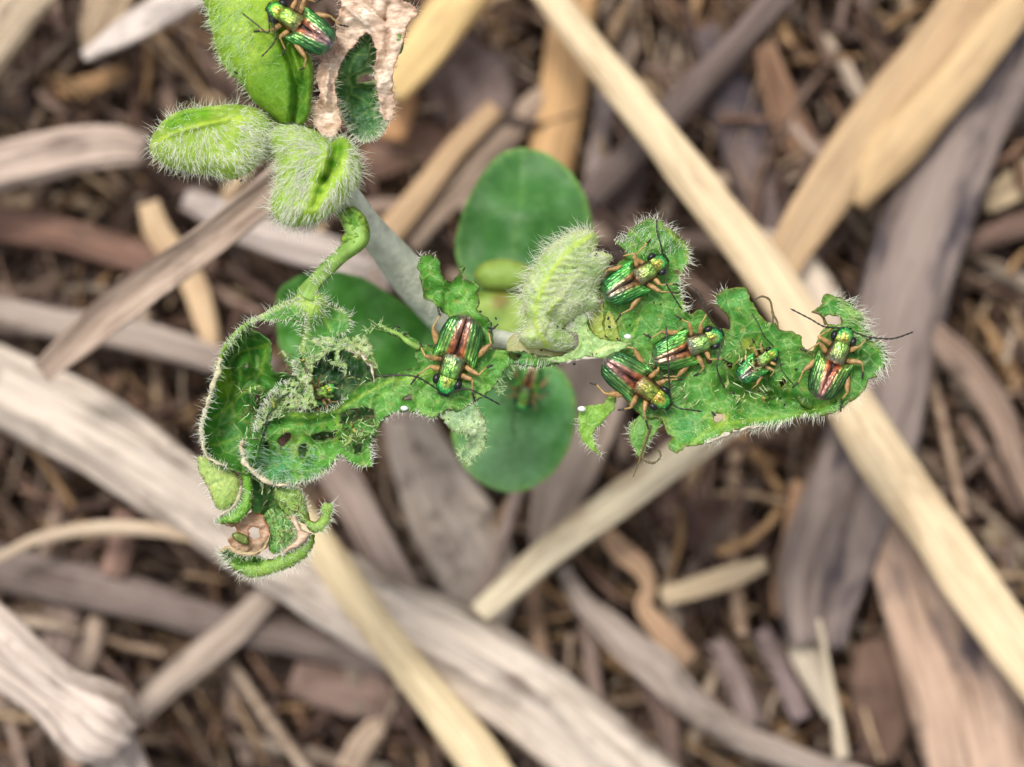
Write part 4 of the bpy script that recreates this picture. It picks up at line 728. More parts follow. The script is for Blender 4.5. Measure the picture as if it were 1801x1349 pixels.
edge_hairs(q(3, (400, 590), (540, 677), (700, 672), (820, 632), (920, 545)), 0.03, md['obj'], 2.0, 13, closed=False, side=1, seed=84, up=0.1)
edge_hairs(q(3, (1160, 360), (1150, 450), (1155, 560)), 0.0, md['obj'], 1.4, 14, closed=False, side=1, seed=85, up=0.1)
surf_hairs(md, md['obj'], 420, 22, (0.9, 0.25), up=0.15, seed=86, mat='hair_blue', mask=lambda C: ((C[:, 0] < 560) & (C[:, 1] > 780)) * 1.0, jitter=0.25)
surf_hairs(md, md['obj'], 260, 12, (0.3, 0.3), up=0.3, seed=87, mat='hair_green', jitter=0.6)
edge_hairs(q(4, (950, 705), (1050, 722), (1180, 700), (1240, 697)), -0.03, md['obj'], 1.4, 16, closed=False, side=1, seed=88, up=0.1, along=0.5, spread=4)
edge_hairs(q(4, (880, 790), (850, 840), (880, 880), (960, 740)), 0.0, md['obj'], 1.6, 14, closed=False, side=1, seed=89, up=0.2, mat='hair_green', jitter=0.6)
edge_hairs(q(4, (386, 118), (402, 60), (490, 66)), 0.05, md['obj'], 2.0, 11, closed=False, side=1, seed=90, up=0.2)
sheet('leaf', plant, q(3, (600, 200), (700, 190), (860, 200), (960, 200), (1120, 170), (1180, 200), (1160, 330), (1100, 400), (980, 440), (900, 440), (740, 300)), (40, 96, 38), (70, 120, 60), z=-0.25, jag=1.0, grid=4.5, lace=0.3, lace_s=10, seed=91, spots=0.5, label='green layer coloured dark as shade behind the bites of the middle leaf')  # shade behind the bites is put into this layer's darker base colour
sheet('leaf', plant, q(3, (420, 330), (520, 300), (740, 330), (960, 420), (1120, 420), (1120, 540), (1000, 500), (860, 560), (700, 620), (520, 600), (430, 520)), (44, 96, 40), (72, 122, 62), z=-0.42, jag=1.0, grid=5, holes=[q(3, (565, 415), (600, 370), (645, 375), (640, 405), (590, 450))], seed=96, spots=0.4, label='dark green sheet coloured as shade under the bowl of the ragged middle leaf')  # dark sheet added under the bowl, its shade is in the colour
HC = sheet('chewed_leaf', plant, q(4, (500, 1010), (560, 985), (640, 985), (700, 950), (765, 1000), (795, 1080), (792, 1170), (765, 1235), (705, 1270), (694, 1315), (640, 1275), (618, 1232), (680, 1195), (672, 1130), (620, 1112), (575, 1085), (540, 1045)), (120, 164, 128), (168, 200, 160), z=-0.02, wav=0.06, wav_s=16, jag=1.8, grid=3.2, lace=0.62, lace_s=9, edge=(86, 96, 50), edge_w=2.5, edge_mix=0.8, seed=92, label='silvery chewed flap hanging below the middle beetle', ctrl=[(830, 740, 0.05), (820, 800, -0.15)])
edge_hairs(HC['O'], -0.02, HC['obj'], 1.6, 9, seed=93, up=0.2, mask=lambda Q: Q[:, 0] > 800, mat='hair_green', jitter=0.6)
surf_hairs(HC, HC['obj'], 160, 8, (0.2, 0.4), up=0.3, seed=94, jitter=0.8)

# lower left curls
b1 = sheet('curled_leaf', plant, q(3, (58, 512), (100, 500), (160, 540), (235, 562), (290, 592), (325, 640), (333, 700), (315, 770), (275, 822), (205, 850), (160, 790), (120, 690), (78, 620), (60, 560)), (138, 176, 92), (166, 196, 120), z=-0.12, dome=0.06, dome_w=26, jag=1.0, grid=4, veins=[(q(3, (110, 690), (170, 665), (230, 640)), 2, 0.6)], vein_col=(96, 140, 70), mat='leaf', spots=0.3, seed=101, label='pale green leaf underside curl at the lower left')
edge_hairs(b1['O'], -0.1, b1['obj'], 1.8, 10, seed=101, up=0.2)
b2 = sheet('curled_leaf', plant, q(3, (325, 590), (395, 610), (405, 700), (402, 760), (392, 840), (355, 885), (310, 922), (250, 930), (168, 918), (200, 880), (262, 850), (312, 800), (338, 730), (338, 660)), (70, 148, 24), (94, 168, 44), z=-0.05, dome=0.07, dome_w=14, jag=1.0, grid=4, mat='leaf', spots=0.3, seed=102, label='bright green crescent of leaf over the tan window', veins=[(q(3, (350, 660), (370, 760), (340, 850), (250, 900)), 2, 0.4)])
edge_hairs(q(3, (338, 700), (312, 800), (262, 850), (200, 880), (168, 918)), 0.0, b2['obj'], 1.2, 17, closed=False, side=1, seed=103, up=0.2)
tube('rolled_edge', [(x, y, 0.02) for x, y in q(3, (330, 700), (308, 785), (262, 845), (200, 885))], [5, 7, 7, 4], 'dry', b2['obj'], step=4, col=lin(214, 214, 180))
sheet('curled_leaf', plant, q(3, (360, 600), (440, 620), (540, 680), (640, 690), (600, 800), (560, 900), (480, 900), (400, 850), (390, 700)), (34, 88, 36), (56, 116, 48), z=-0.45, jag=0.6, grid=4.5, wav=0.08, wav_s=20, seed=104, label='dark green tissue between the lower left curls')
b4 = sheet('curled_leaf', plant, q(3, (530, 700), (600, 685), (680, 700), (730, 750), (745, 820), (765, 900), (730, 930), (665, 900), (620, 885), (590, 850), (550, 800)), (104, 150, 70), (136, 174, 92), z=-0.10, dome=0.08, dome_w=18, jag=0.7, grid=4, seed=105, veins=[(q(3, (560, 740), (640, 790), (740, 900)), 2, 0.6), (q(3, (640, 720), (630, 800)), 1.6, 0.5)], label='light green veined lobe below the bowl shaped curl')
edge_hairs(q(3, (600, 690), (680, 700), (735, 760), (760, 850)), -0.06, b4['obj'], 2.0, 14, closed=False, side=-1, seed=106, up=0.2)
b5 = sheet('curled_leaf', plant, q(3, (470, 880), (540, 820), (600, 850), (640, 890), (672, 960), (690, 1010), (650, 1070), (590, 1110), (520, 1110), (500, 1040), (510, 960)), (50, 128, 46), (86, 160, 74), z=-0.22, jag=0.8, grid=4, wav=0.08, wav_s=18, seed=107, veins=[(q(3, (520, 860), (560, 960), (590, 1080)), 2.2, 0.6)], label='bright hairy leaf face beside the cream dead strip')
surf_hairs(b5, b5['obj'], 260, 18, (0.2, 0.9), up=0.2, seed=108, mat='hair_green', jitter=0.4)
b6 = sheet('curled_leaf', plant, q(3, (730, 900), (800, 908), (838, 870), (830, 825), (858, 795), (918, 800), (905, 860), (890, 920), (842, 972), (790, 985), (748, 955)), (104, 152, 62), (140, 182, 90), z=-0.03, dome=0.05, dome_w=10, jag=1.0, grid=3.6, mat='leaf', spots=0.3, seed=109, label='hook shaped green curl at the right of the lower left leaves')
edge_hairs(b6['O'], 0.0, b6['obj'], 1.6, 12, seed=110, up=0.2, mask=lambda Q: Q[:, 0] > 560)
b7 = sheet('curled_leaf', plant, q(3, (195, 1110), (240, 1085), (300, 1112), (370, 1135), (440, 1130), (500, 1150), (560, 1130), (640, 1090), (710, 1040), (770, 985), (795, 1000), (788, 1060), (760, 1120), (700, 1172), (620, 1212), (540, 1242), (450, 1262), (370, 1262), (290, 1222), (230, 1165)), (102, 152, 56), (132, 176, 84), z=-0.08, dome=0.08, dome_w=16, jag=1.0, grid=3.8, mat='leaf', spots=0.3, seed=111, folds=[(q(3, (230, 1120), (330, 1165), (450, 1160)), 5, -0.16)], blots=[(*q(3, (260, 1125))[0], 13, (40, 112, 16), 0.9), (*q(3, (340, 1150))[0], 13, (40, 112, 16), 0.9), (*q(3, (430, 1158))[0], 12, (46, 112, 22), 0.9)], label='lowest crescent shaped curl with a hairy rim')
edge_hairs(b7['O'], -0.04, b7['obj'], 1.2, 14, seed=112, up=0.15, mask=lambda Q: Q[:, 1] > 965)
edge_hairs(q(3, (200, 1110), (240, 1160), (300, 1225)), 0.0, b7['obj'], 1.0, 17, closed=False, side=1, seed=113, up=0.2)
tube('rolled_edge', [(x, y, 0.04) for x, y in q(3, (205, 1100), (250, 1075), (310, 1100), (380, 1118), (440, 1100), (490, 1060), (512, 990))], [5, 7, 8, 9, 8, 7, 4], 'dry', b7['obj'], step=4, rough=0.3, col=lin(206, 190, 150))
for sh_, n_, ln_ in ((b1, 160, 10), (b2, 90, 10), (b4, 120, 11), (b6, 90, 10), (b7, 220, 10)):
    surf_hairs(sh_, sh_['obj'], n_, ln_, (0.3, 0.5), up=0.3, seed=n_, jitter=0.5, mat='hair_green')
tw = sheet('dry_window', plant, q(3, (175, 915), (250, 930), (320, 918), (370, 868), (430, 862), (480, 890), (508, 950), (512, 1020), (490, 1080), (440, 1112), (380, 1118), (300, 1090), (250, 1030), (300, 990), (290, 950)), (206, 182, 156), (220, 198, 176), z=-0.18, holes=[q(3, (378, 965), (410, 942), (448, 960), (452, 1005), (420, 1025), (385, 1010))], jag=1.6, wav=0.08, wav_s=14, grid=3.6, mat='dry', edge=(170, 104, 52), edge_w=3.5, edge_mix=1.0, seed=114, label='tan papery window with a hole in the lower left curls')
sheet('leaflet', plant, q(3, (275, 990), (320, 978), (365, 1000), (388, 1035), (375, 1062), (330, 1050), (290, 1025)), (86, 112, 56), (110, 130, 70), z=-0.10, dome=0.04, dome_w=8, jag=0.4, grid=3.5, seed=115, label='small olive green scrap inside the tan window')
cs = sheet('withered_strip', plant, q(3, (640, 890), (660, 872), (690, 900), (702, 950), (765, 990), (740, 1040), (690, 1070), (640, 1095), (585, 1125), (600, 1090), (650, 1050), (685, 1005), (662, 940)), (226, 204, 178), (238, 226, 208), z=0.02, dome=0.04, dome_w=7, jag=0.8, grid=3.4, mat='dry', seed=116, label='cream dead strip across the lowest curl', edge=(200, 160, 120))
edge_hairs(cs['O'], 0.03, cs['obj'], 1.6, 9, seed=117, up=0.3)

# centre bud
CBm = q(5, (630, 200), (500, 275), (400, 370), (320, 480), (250, 590), (200, 720), (180, 850), (200, 950), (290, 1080))
_m = resample(CBm, 13, False); ribs = []
for _k in range(2, len(_m) - 2):
    _t = _m[_k + 1] - _m[_k - 1]; _t = _t / np.linalg.norm(_t); _n = np.array([-_t[1], _t[0]])
    _n = _n if _n[0] > 0 else -_n
    ribs.append(([tuple(_m[_k] + _n * 6 - _t * 2), tuple(_m[_k] + _n * 22 - _t * 12), tuple(_m[_k] + _n * 48 - _t * 34)], 2.4, 0.075)); ribs.append(([tuple(_m[_k] - _n * 6 - _t * 2), tuple(_m[_k] - _n * 26 - _t * 16)], 2.2, 0.04))
CB = sheet('leaf_bud', plant, q(5, (550, 150), (640, 158), (690, 212), (680, 270), (662, 322), (720, 330), (800, 362), (770, 440), (722, 520), (692, 640), (690, 760), (600, 815), (540, 835), (430, 920), (500, 1000), (480, 1100), (380, 1115), (250, 1092), (120, 1085), (50, 1000), (120, 900), (100, 800), (75, 700), (92, 600), (130, 500), (200, 400), (270, 310), (350, 240), (450, 180)), (162, 200, 140), (196, 220, 184), z=0.02, dome=0.30, dome_w=42, folds=ribs + [(CBm, 3.2, 0.05), (q(5, (430, 920), (520, 860), (620, 700), (680, 560)), 10, -0.06)],
           veins=[(r_[0], 1.8, 0.45) for r_ in ribs] + [(CBm, 3.2, 0.95)], vein_col=(176, 214, 70), jag=0.5, grid=4, wav=0.04, wav_s=25, edge=(200, 215, 150), mat='bud', closed=True, seed=121, label='pale woolly folded bud with a bright midrib, right of the middle beetle', belly=0.6, blots=[(*q(5, (400, 1020))[0], 14, (130, 176, 80), 0.5)])
edge_hairs(CB['O'], 0.10, CB['obj'], 0.75, 22, seed=121, up=0.35, spread=8, mask=lambda Q: (Q[:, 0] < 1040) & (Q[:, 1] < 590), along=-0.5)
surf_hairs(CB, CB['obj'], 1200, 19, (-0.5, -0.35), up=0.35, seed=122, jitter=0.3, mask=lambda C: np.clip((seg_dist(C, CBm, False) - 4) / 8, 0.0, 1))
surf_hairs(CB, CB['obj'], 600, 17, (0.6, -0.3), up=0.35, seed=123, jitter=0.3, mask=lambda C: np.clip((seg_dist(C, CBm, False) - 4) / 8, 0.0, 1) * (C[:, 0] > 960))
sheet('leaf', plant, q(5, (590, 830), (690, 740), (750, 740), (800, 820), (860, 1030), (760, 1030), (680, 1010), (620, 950)), (140, 168, 74), (166, 186, 100), z=-0.02, jag=0.9, grid=3.8, seed=124, spots=0.6, edge=(90, 84, 40), label='yellow green scrap below the woolly bud')
pg = sheet('chewed_leaf', plant, q(5, (345, 932), (440, 918), (540, 830), (582, 818), (600, 860), (612, 950), (690, 1012), (800, 1035), (900, 1042), (945, 1062), (850, 1110), (760, 1170), (600, 1155), (400, 1205), (240, 1172), (400, 1150), (490, 1110), (532, 1040), (505, 962)), (130, 178, 118), (166, 202, 146), z=0.10, wav=0.05, wav_s=18, jag=1.3, grid=3.6, lace=0.62, lace_s=8, seed=125, edge=(110, 150, 90), label='silvery green torn strip under the woolly bud', veins=[(q(5, (600, 1150), (750, 1080), (920, 1050)), 2, 0.6), (q(5, (560, 870), (620, 1050)), 1.6, 0.4)], vein_col=(200, 214, 160))
tube('rolled_edge', [(x, y, 0.08) for x, y in q(5, (300, 1185), (420, 1200), (520, 1175), (640, 1165), (740, 1175))], [3, 6, 7, 7, 3], 'dry', pg['obj'], step=4, col=lin(216, 210, 200))
sheet('leaf', plant, q(5, (-20, 1000), (60, 970), (160, 1060), (300, 1110), (440, 1130), (300, 1180), (100, 1150), (-40, 1110)), (170, 186, 138), (196, 204, 170), z=-0.04, jag=0.8, grid=4, seed=126, mat='bud', label='whitish green tissue joining the middle leaf to the woolly bud')

# the big right leaf
RLo = q(5, (808, 240), (890, 234), (925, 165), (1000, 115), (1070, 80), (1110, 70), (1180, 88), (1250, 150), (1330, 220), (1392, 300), (1408, 400), (1352, 480), (1335, 560), (1350, 680), (1375, 800)) + q(6, (905, 140), (980, 108), (1012, 130), (1048, 188), (1105, 235), (1185, 258), (1210, 205), (1185, 150), (1115, 80)) + \
      q(7, (238, 215), (250, 160), (320, 120), (440, 105), (470, 130), (490, 190), (530, 250), (560, 310), (620, 360), (670, 372), (695, 412), (780, 430), (850, 452), (862, 520), (890, 570), (935, 600), (960, 540), (1005, 430), (1040, 392), (1032, 350), (1000, 302), (935, 282), (1000, 238), (1020, 162), (1060, 158), (1150, 190), (1230, 240), (1290, 300), (1322, 380), (1362, 460), (1440, 518), (1468, 590), (1462, 660), (1405, 725), (1342, 765), (1312, 832), (1270, 882), (1200, 932), (1130, 982), (1050, 1012), (950, 1030), (850, 1032), (780, 1060), (700, 1082), (600, 1102), (500, 1108), (400, 1124), (330, 1152), (250, 1192), (180, 1222), (100, 1232), (0, 1260)) + \
      q(6, (800, 1172), (752, 1142), (745, 1092), (780, 1050), (740, 1020), (712, 950), (690, 900), (640, 900), (540, 890), (440, 790), (360, 700), (320, 650), (265, 560), (265, 480), (330, 430), (300, 330), (260, 240), (270, 100)) + q(5, (700, 620), (760, 500), (880, 390), (905, 340), (862, 285))
cR = [(1165, 400, 0.10), (1130, 480, 0.0), (1130, 570, -0.05), (1200, 620, -0.04), (1220, 730, -0.06), (1100, 660, -0.04), (1290, 520, 0.08), (1290, 600, -0.02), (1330, 640, -0.16), (1320, 720, -0.12), (1300, 760, 0.08), (1400, 700, -0.12), (1450, 640, -0.04), (1470, 730, 0.06), (1540, 640, 0.04), (1480, 540, 0.12), (1380, 580, 0.02)]
RL = sheet('leaf', plant, RLo, (58, 128, 50), (92, 156, 66), z=0.0, ctrl=cR, holes=[q(7, (1018, 312), (1080, 305), (1142, 312), (1150, 365), (1105, 385), (1045, 368)), q(7, (520, 700), (560, 690), (575, 730), (535, 750)), q(7, (690, 780), (740, 760), (750, 800), (710, 830)), q(7, (215, 1020), (280, 1010), (290, 1050), (240, 1080)), q(7, (330, 640), (370, 650), (360, 690), (320, 680)), q(5, (1290, 470), (1325, 470), (1320, 500), (1292, 505)), q(6, (1010, 470), (1060, 460), (1070, 500), (1030, 515))], wav=0.06, wav_s=30, jag=1.2, grid=4.2, curl=0.03, curl_w=6,
           veins=[(q(6, (520, 160), (500, 240), (440, 320), (300, 400)), 1.8, 0.6), (q(5, (1180, 95), (1260, 190), (1380, 300), (1400, 400)), 3, 0.85), (q(5, (1330, 500), (1360, 660), (1340, 780)), 2, 0.7), (q(7, (60, 1240), (180, 1130), (330, 1080), (520, 1060), (800, 1020), (1000, 960), (1200, 860)), 4, 0.6), (q(7, (560, 440), (480, 600), (460, 800), (420, 1000)), 2.2, 0.5), (q(7, (760, 560), (800, 700), (760, 900)), 2, 0.4), (q(7, (1150, 220), (1250, 330), (1330, 480), (1420, 560)), 2.4, 0.5), (q(6, (700, 900), (780, 1020), (820, 1150)), 2, 0.4), (q(5, (960, 900), (1030, 740), (1100, 600)), 1.6, 0.4)],
           folds=[(q(7, (300, 800), (500, 860), (700, 900), (900, 960)), 13, -0.17), (q(7, (560, 600), (600, 760), (640, 900)), 9, -0.12), (q(7, (700, 640), (820, 640), (900, 620)), 3, -0.04)], vein_col=(150, 190, 74),
           blots=[(*q(6, (880, 960))[0], 26, (84, 160, 96), 0.65), (*q(6, (760, 200))[0], 26, (54, 128, 60), 0.5), (*q(7, (480, 760))[0], 34, (48, 96, 30), 0.7), (*q(7, (470, 520))[0], 12, (160, 176, 74), 0.8), (*q(7, (280, 1060))[0], 18, (126, 168, 40), 0.8), (*q(7, (1320, 640))[0], 20, (34, 80, 34), 0.75), (*q(7, (760, 1040))[0], 24, (96, 166, 92), 0.5), (*q(7, (380, 200))[0], 26, (84, 160, 84), 0.5), (*q(7, (290, 1040))[0], 6, (224, 200, 160), 1.0), (*q(5, (820, 900))[0], 16, (130, 160, 60), 0.6), (*q(7, (1180, 950))[0], 22, (50, 110, 44), 0.5)],  # the dark green blots paint shade into the deep folds
           edge=(88, 92, 30), edge_w=2.0, edge_mix=0.85, seed=131, spots=0.4, label='large chewed leaf on the right carrying five beetles')
edge_hairs(q(5, (808, 240), (890, 234), (925, 165), (1000, 115), (1070, 80), (1110, 70), (1180, 88), (1250, 150), (1330, 220), (1392, 300), (1408, 400), (1352, 480), (1335, 560), (1350, 680), (1375, 800)), 0.08, RL['obj'], 1.3, 17, closed=False, side=1, seed=132, up=0.2, spread=3)
edge_hairs(q(7, (1060, 158), (1150, 190), (1230, 240), (1290, 300), (1322, 380), (1362, 460), (1440, 518), (1468, 590), (1462, 660), (1405, 725)), 0.08, RL['obj'], 0.9, 19, closed=False, side=1, seed=133, up=0.2, along=0.5, spread=5)
edge_hairs(q(7, (1462, 660), (1405, 725), (1342, 765), (1312, 832), (1270, 882), (1200, 932), (1130, 982), (1050, 1012), (950, 1030), (850, 1032), (780, 1060), (700, 1082)), 0.03, RL['obj'], 1.3, 15, closed=False, side=1, seed=134, up=0.15, spread=3)
edge_hairs(q(7, (700, 1082), (600, 1102), (500, 1108), (400, 1124), (330, 1152), (250, 1192), (180, 1222)), 0.03, RL['obj'], 0.7, 17, closed=False, side=1, seed=135, up=0.15, along=0.7, spread=5)
edge_hairs(q(7, (238, 215), (250, 160), (320, 120)), 0.1, RL['obj'], 1.6, 15, closed=False, side=1, seed=136, up=0.2)
surf_hairs(RL, RL['obj'], 420, 16, (1.0, 0.3), up=0.2, seed=137, mask=lambda C: ((C[:, 0] > 1470) & (C[:, 1] < 610)) * 1.0, mat='hair_green', jitter=0.2)
surf_hairs(RL, RL['obj'], 500, 13, (0.4, 0.1), up=0.3, seed=138, mat='hair_green', jitter=0.6, mask=lambda C: 0.15 + (C[:, 1] > 700) * 1.0)
surf_hairs(RL, RL['obj'], 260, 14, (0.3, -0.8), up=0.3, seed=139, jitter=0.4, mask=lambda C: (C[:, 1] < 450) * 1.0)
tube('rolled_edge', [(x, y, 0.06) for x, y in q(7, (180, 1222), (250, 1192), (330, 1152), (400, 1126), (500, 1112), (590, 1106))], [3, 7, 9, 10, 8, 3], 'dry', RL['obj'], step=4, rough=0.4, col=lin(232, 228, 214))
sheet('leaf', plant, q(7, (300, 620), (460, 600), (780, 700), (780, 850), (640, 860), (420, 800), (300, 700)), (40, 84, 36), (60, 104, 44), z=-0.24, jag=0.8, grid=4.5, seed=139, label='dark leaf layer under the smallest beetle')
ls = sheet('leaf', plant, q(7, (820, 560), (935, 560), (1010, 420), (1100, 380), (1300, 420), (1350, 600), (1300, 800), (1100, 960), (880, 960), (760, 760)), (34, 86, 32), (58, 110, 42), z=-0.16, jag=0.8, grid=4.5, seed=140, label='dark green leaf tissue beneath the rightmost beetle')
# lobes below
la = sheet('leaf_lobe', plant, q(6, (88, 832), (130, 815), (200, 808), (262, 800), (290, 740), (350, 740), (352, 790), (330, 850), (290, 890), (250, 950), (200, 990), (188, 1050), (205, 1110), (242, 1185), (180, 1152), (120, 1100), (88, 1030), (72, 960), (76, 880)), (104, 158, 60), (132, 182, 82), z=-0.03, jag=1.0, grid=4, wav=0.04, wav_s=18, seed=141, edge=(110, 120, 50), label='small crescent leaf lobe with white tip hairs, left of the lower beetle')
edge_hairs(la['O'], -0.03, la['obj'], 2.0, 12, seed=142, up=0.1, mask=lambda Q: Q[:, 1] > 735)
lb = sheet('leaf_lobe', plant, q(6, (545, 880), (620, 890), (700, 930), (668, 990), (612, 1060), (570, 1140), (532, 1205), (490, 1155), (460, 1085), (440, 1020), (456, 960), (500, 910)), (74, 136, 62), (104, 158, 82), z=-0.06, jag=0.8, grid=4, wav=0.04, wav_s=18, seed=143, veins=[(q(6, (600, 930), (570, 1050), (535, 1190)), 1.8, 0.6)], label='small pointed leaf lobe hanging under the lower beetle')
edge_hairs(lb['O'], -0.06, lb['obj'], 2.2, 11, seed=144, up=0.1)
tube('vein_thread', [(x, y, -0.04) for x, y in q(6, (610, 960), (570, 1080), (532, 1200), (505, 1280), (478, 1345))], [4, 4, 4, 2.5, 1.5], 'wire', plant, step=4)
tube('vein_thread', [(x, y, -0.02) for x, y in q(6, (540, 1195), (570, 1225), (610, 1240), (655, 1228), (682, 1190), (672, 1155), (640, 1148))], [3, 4, 5, 4, 4, 4, 2], 'wire', plant, step=3, rough=0.5)
edge_hairs(q(6, (560, 1215), (610, 1240), (655, 1228), (682, 1190)), -0.02, plant, 2, 8, closed=False, side=1, seed=146, jitter=0.7)
tube('vein_thread', [(x, y, 0.05) for x, y in q(7, (530, 192), (570, 170), (625, 188), (645, 250), (655, 300), (682, 345), (690, 405))], [3, 3.5, 4, 4, 4, 3.5, 3], 'wire', plant, step=3, rough=0.5)
tube('vein_thread', [(x, y, 0.05) for x, y in q(7, (640, 250), (655, 290), (652, 350), (640, 380))], [2.5, 3, 3, 2], 'wire', plant, step=3, rough=0.5)
tube('vein_thread', [(x, y, 0.06) for x, y in q(7, (935, 282), (985, 290), (1015, 320), (1035, 375))], [4, 6, 5, 5], 'wire', plant, step=3, rough=0.4)

# torn shreds and threads left by the feeding
rsh = random.Random(31)
zones = [q(3, (330, 60), (560, 60), (640, 240), (480, 330), (330, 420)), q(2, (640, 800), (1000, 690), (1240, 800), (1240, 980), (900, 1150), (640, 1160)), 
         q(3, (420, 640), (720, 720), (760, 960), (560, 1100), (500, 900)), q(7, (280, 480), (560, 520), (800, 800), (640, 960), (240, 900)), q(3, (900, 260), (1160, 250), (1180, 420), (960, 430)), q(6, (380, 380), (660, 700), (1000, 800), (760, 560))]
k_ = 0
for zi, zn in enumerate(zones):
    A_ = np.array(zn); lo, hi = A_.min(0), A_.max(0)
    for t in range(9):
        p = np.array([rsh.uniform(lo[0], hi[0]), rsh.uniform(lo[1], hi[1])])
        if not inside(p[None], zn)[0]: continue
        an = rsh.uniform(0, 6.28); L_ = rsh.uniform(6, 14); w_ = rsh.uniform(2, 5); ca, sa = math.cos(an), math.sin(an)
        pol = [(p[0] + ca * a_ * L_ - sa * b_ * w_, p[1] + sa * a_ * L_ + ca * b_ * w_) for a_, b_ in [(-1, 0), (-.4, .9), (.3, .6), (1, .3), (.7, -.5), (0, -.4), (-.5, -.9)]]
        c1, c2 = rsh.choice([((60, 112, 44), (96, 150, 64)), ((128, 168, 96), (170, 196, 130)), ((150, 160, 76), (186, 184, 104)), ((40, 74, 30), (60, 100, 40)), ((176, 160, 110), (206, 190, 140))])
        sheet('torn_shred', plant, pol, c1, c2, z=rsh.uniform(0.02, 0.1), curl=-0.03, curl_w=3, wav=0.1, wav_s=9, jag=0.8, grid=3.2, edge=(70, 66, 34), edge_w=1.5, seed=400 + k_); k_ += 1
    n_ = 70; r2 = np.random.default_rng(60 + zi); Q = r2.uniform(lo, hi, (n_ * 3, 2)); Q = Q[inside(Q, zn)][:n_]; m_ = len(Q)
    for mt, sl in (('wire', slice(0, m_ // 2)), ('hair_green', slice(m_ // 2, m_))):
        q_ = Q[sl]; d_ = r2.normal(0, 1, (len(q_), 3)); d_[:, 2] = np.abs(d_[:, 2]) * 0.3
        hairs('torn_threads', plant, Wn(q_, np.full(len(q_), 0.03)), d_, r2.uniform(6, 20, len(q_)) / K, 0.0045, mt, 1.6, zi)

# ------------------------------------------------------------------ beetles
def grid_mesh(name, fn, nu, nv, mat, colfn=None, flip=False):
    U = np.linspace(0, 1, nu); Vv = np.linspace(0, 1, nv); pts = []; cols = []
    for v in Vv:
        for u in U:
            pts.append(fn(u, v)); cols.append(colfn(u, v) if colfn else (0.5, 0.5, 0.5))
    F = [(j * nu + i, j * nu + i + 1, (j + 1) * nu + i + 1, (j + 1) * nu + i) for j in range(nv - 1) for i in range(nu - 1)]
    if flip: F = [f[::-1] for f in F]
    return mesh_np(name, np.array(pts), F, M[mat], np.array(cols))

def sstep(a, b, x): t = min(1, max(0, (x - a) / (b - a))); return t * t * (3 - 2 * t)
def mixc(a, b, t): return tuple(x * (1 - t) + y * t for x, y in zip(a, b))
def elytron_mesh(sgn, tint=0):
    def half(v):              # v 0 rear .. 1 front: half width
        return 0.252 * (0.80 + 0.20 * sstep(0, 0.45, v)) * (1 - 0.02 * sstep(0.6, 1, v)) * math.sqrt(max(0.0, 1 - max(0, (0.16 - v) / 0.18) ** 2.4))
    def f(u, v):
        w = half(v); th = u * math.radians(108)
        x = w * math.sin(th) if u < 0.999 else w * math.sin(th)
        front = 0.045 + 0.055 * math.exp(-((u - 0.60) / 0.22) ** 2) - 0.06 * sstep(0.80, 1.0, u) - 0.035 * math.exp(-(u / 0.16) ** 2)
        rear = -0.5 + 0.05 * u * u
        y = rear + (front - rear) * v
        hgt = 0.135 * math.sin(math.pi * min(1, 0.18 + 0.75 * v) ) ** 0.5
        env = min(1, math.sin(math.pi * v) * 3)
        rid = 0.0034 * math.cos(u * 2 * math.pi * 9) * env * (1 if 0.06 < u < 0.95 else 0)
        z = 0.03 + hgt * math.cos(th) - 0.05 * sstep(0.85, 1.0, v) * (1 - 0.3 * u) - 0.04 * sstep(0.16, 0.0, v) - 0.02 * math.exp(-(u / 0.05) ** 2)
        gap = 0.004 + 0.02 * v ** 3
        z += 0.035 * math.exp(-(((u - 0.55) / 0.2) ** 2 + ((v - 0.93) / 0.1) ** 2))
        return (sgn * (x + gap + rid * math.sin(th)), y, z + rid * math.cos(th))
    def c(u, v):
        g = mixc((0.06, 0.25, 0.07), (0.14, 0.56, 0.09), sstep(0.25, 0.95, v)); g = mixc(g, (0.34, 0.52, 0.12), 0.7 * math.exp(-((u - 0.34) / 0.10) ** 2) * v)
        g = mixc(g, (0.30, 0.85, 0.25), math.exp(-(((u - 0.58) / 0.16) ** 2 + ((v - 0.95) / 0.08) ** 2)))  # bright green spot paints the shoulder highlight into the colour
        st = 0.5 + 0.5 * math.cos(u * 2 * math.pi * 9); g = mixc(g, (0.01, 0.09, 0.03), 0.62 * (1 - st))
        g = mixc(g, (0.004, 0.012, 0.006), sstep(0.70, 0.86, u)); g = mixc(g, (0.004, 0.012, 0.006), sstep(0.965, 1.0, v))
        red = mixc((0.42, 0.29, 0.22), (0.46, 0.17, 0.06), sstep(0.3, 0.95, v))
        g = mixc(g, mixc((0.42, 0.36, 0.33), red, sstep(0.0, 0.35, v)), 1 - sstep(0.10 + 0.05 * v, 0.21 + 0.05 * v, u))
        g = mixc(g, (0.10, 0.03, 0.02), math.exp(-(u / 0.05) ** 2) * 0.9)
        return mixc(g, (0.38, 0.36, 0.32), (1 - sstep(0.0, 0.14, v)) * 0.5)
    return grid_mesh('wing_case', f, 46, 44, 'shell', c, flip=(sgn > 0))

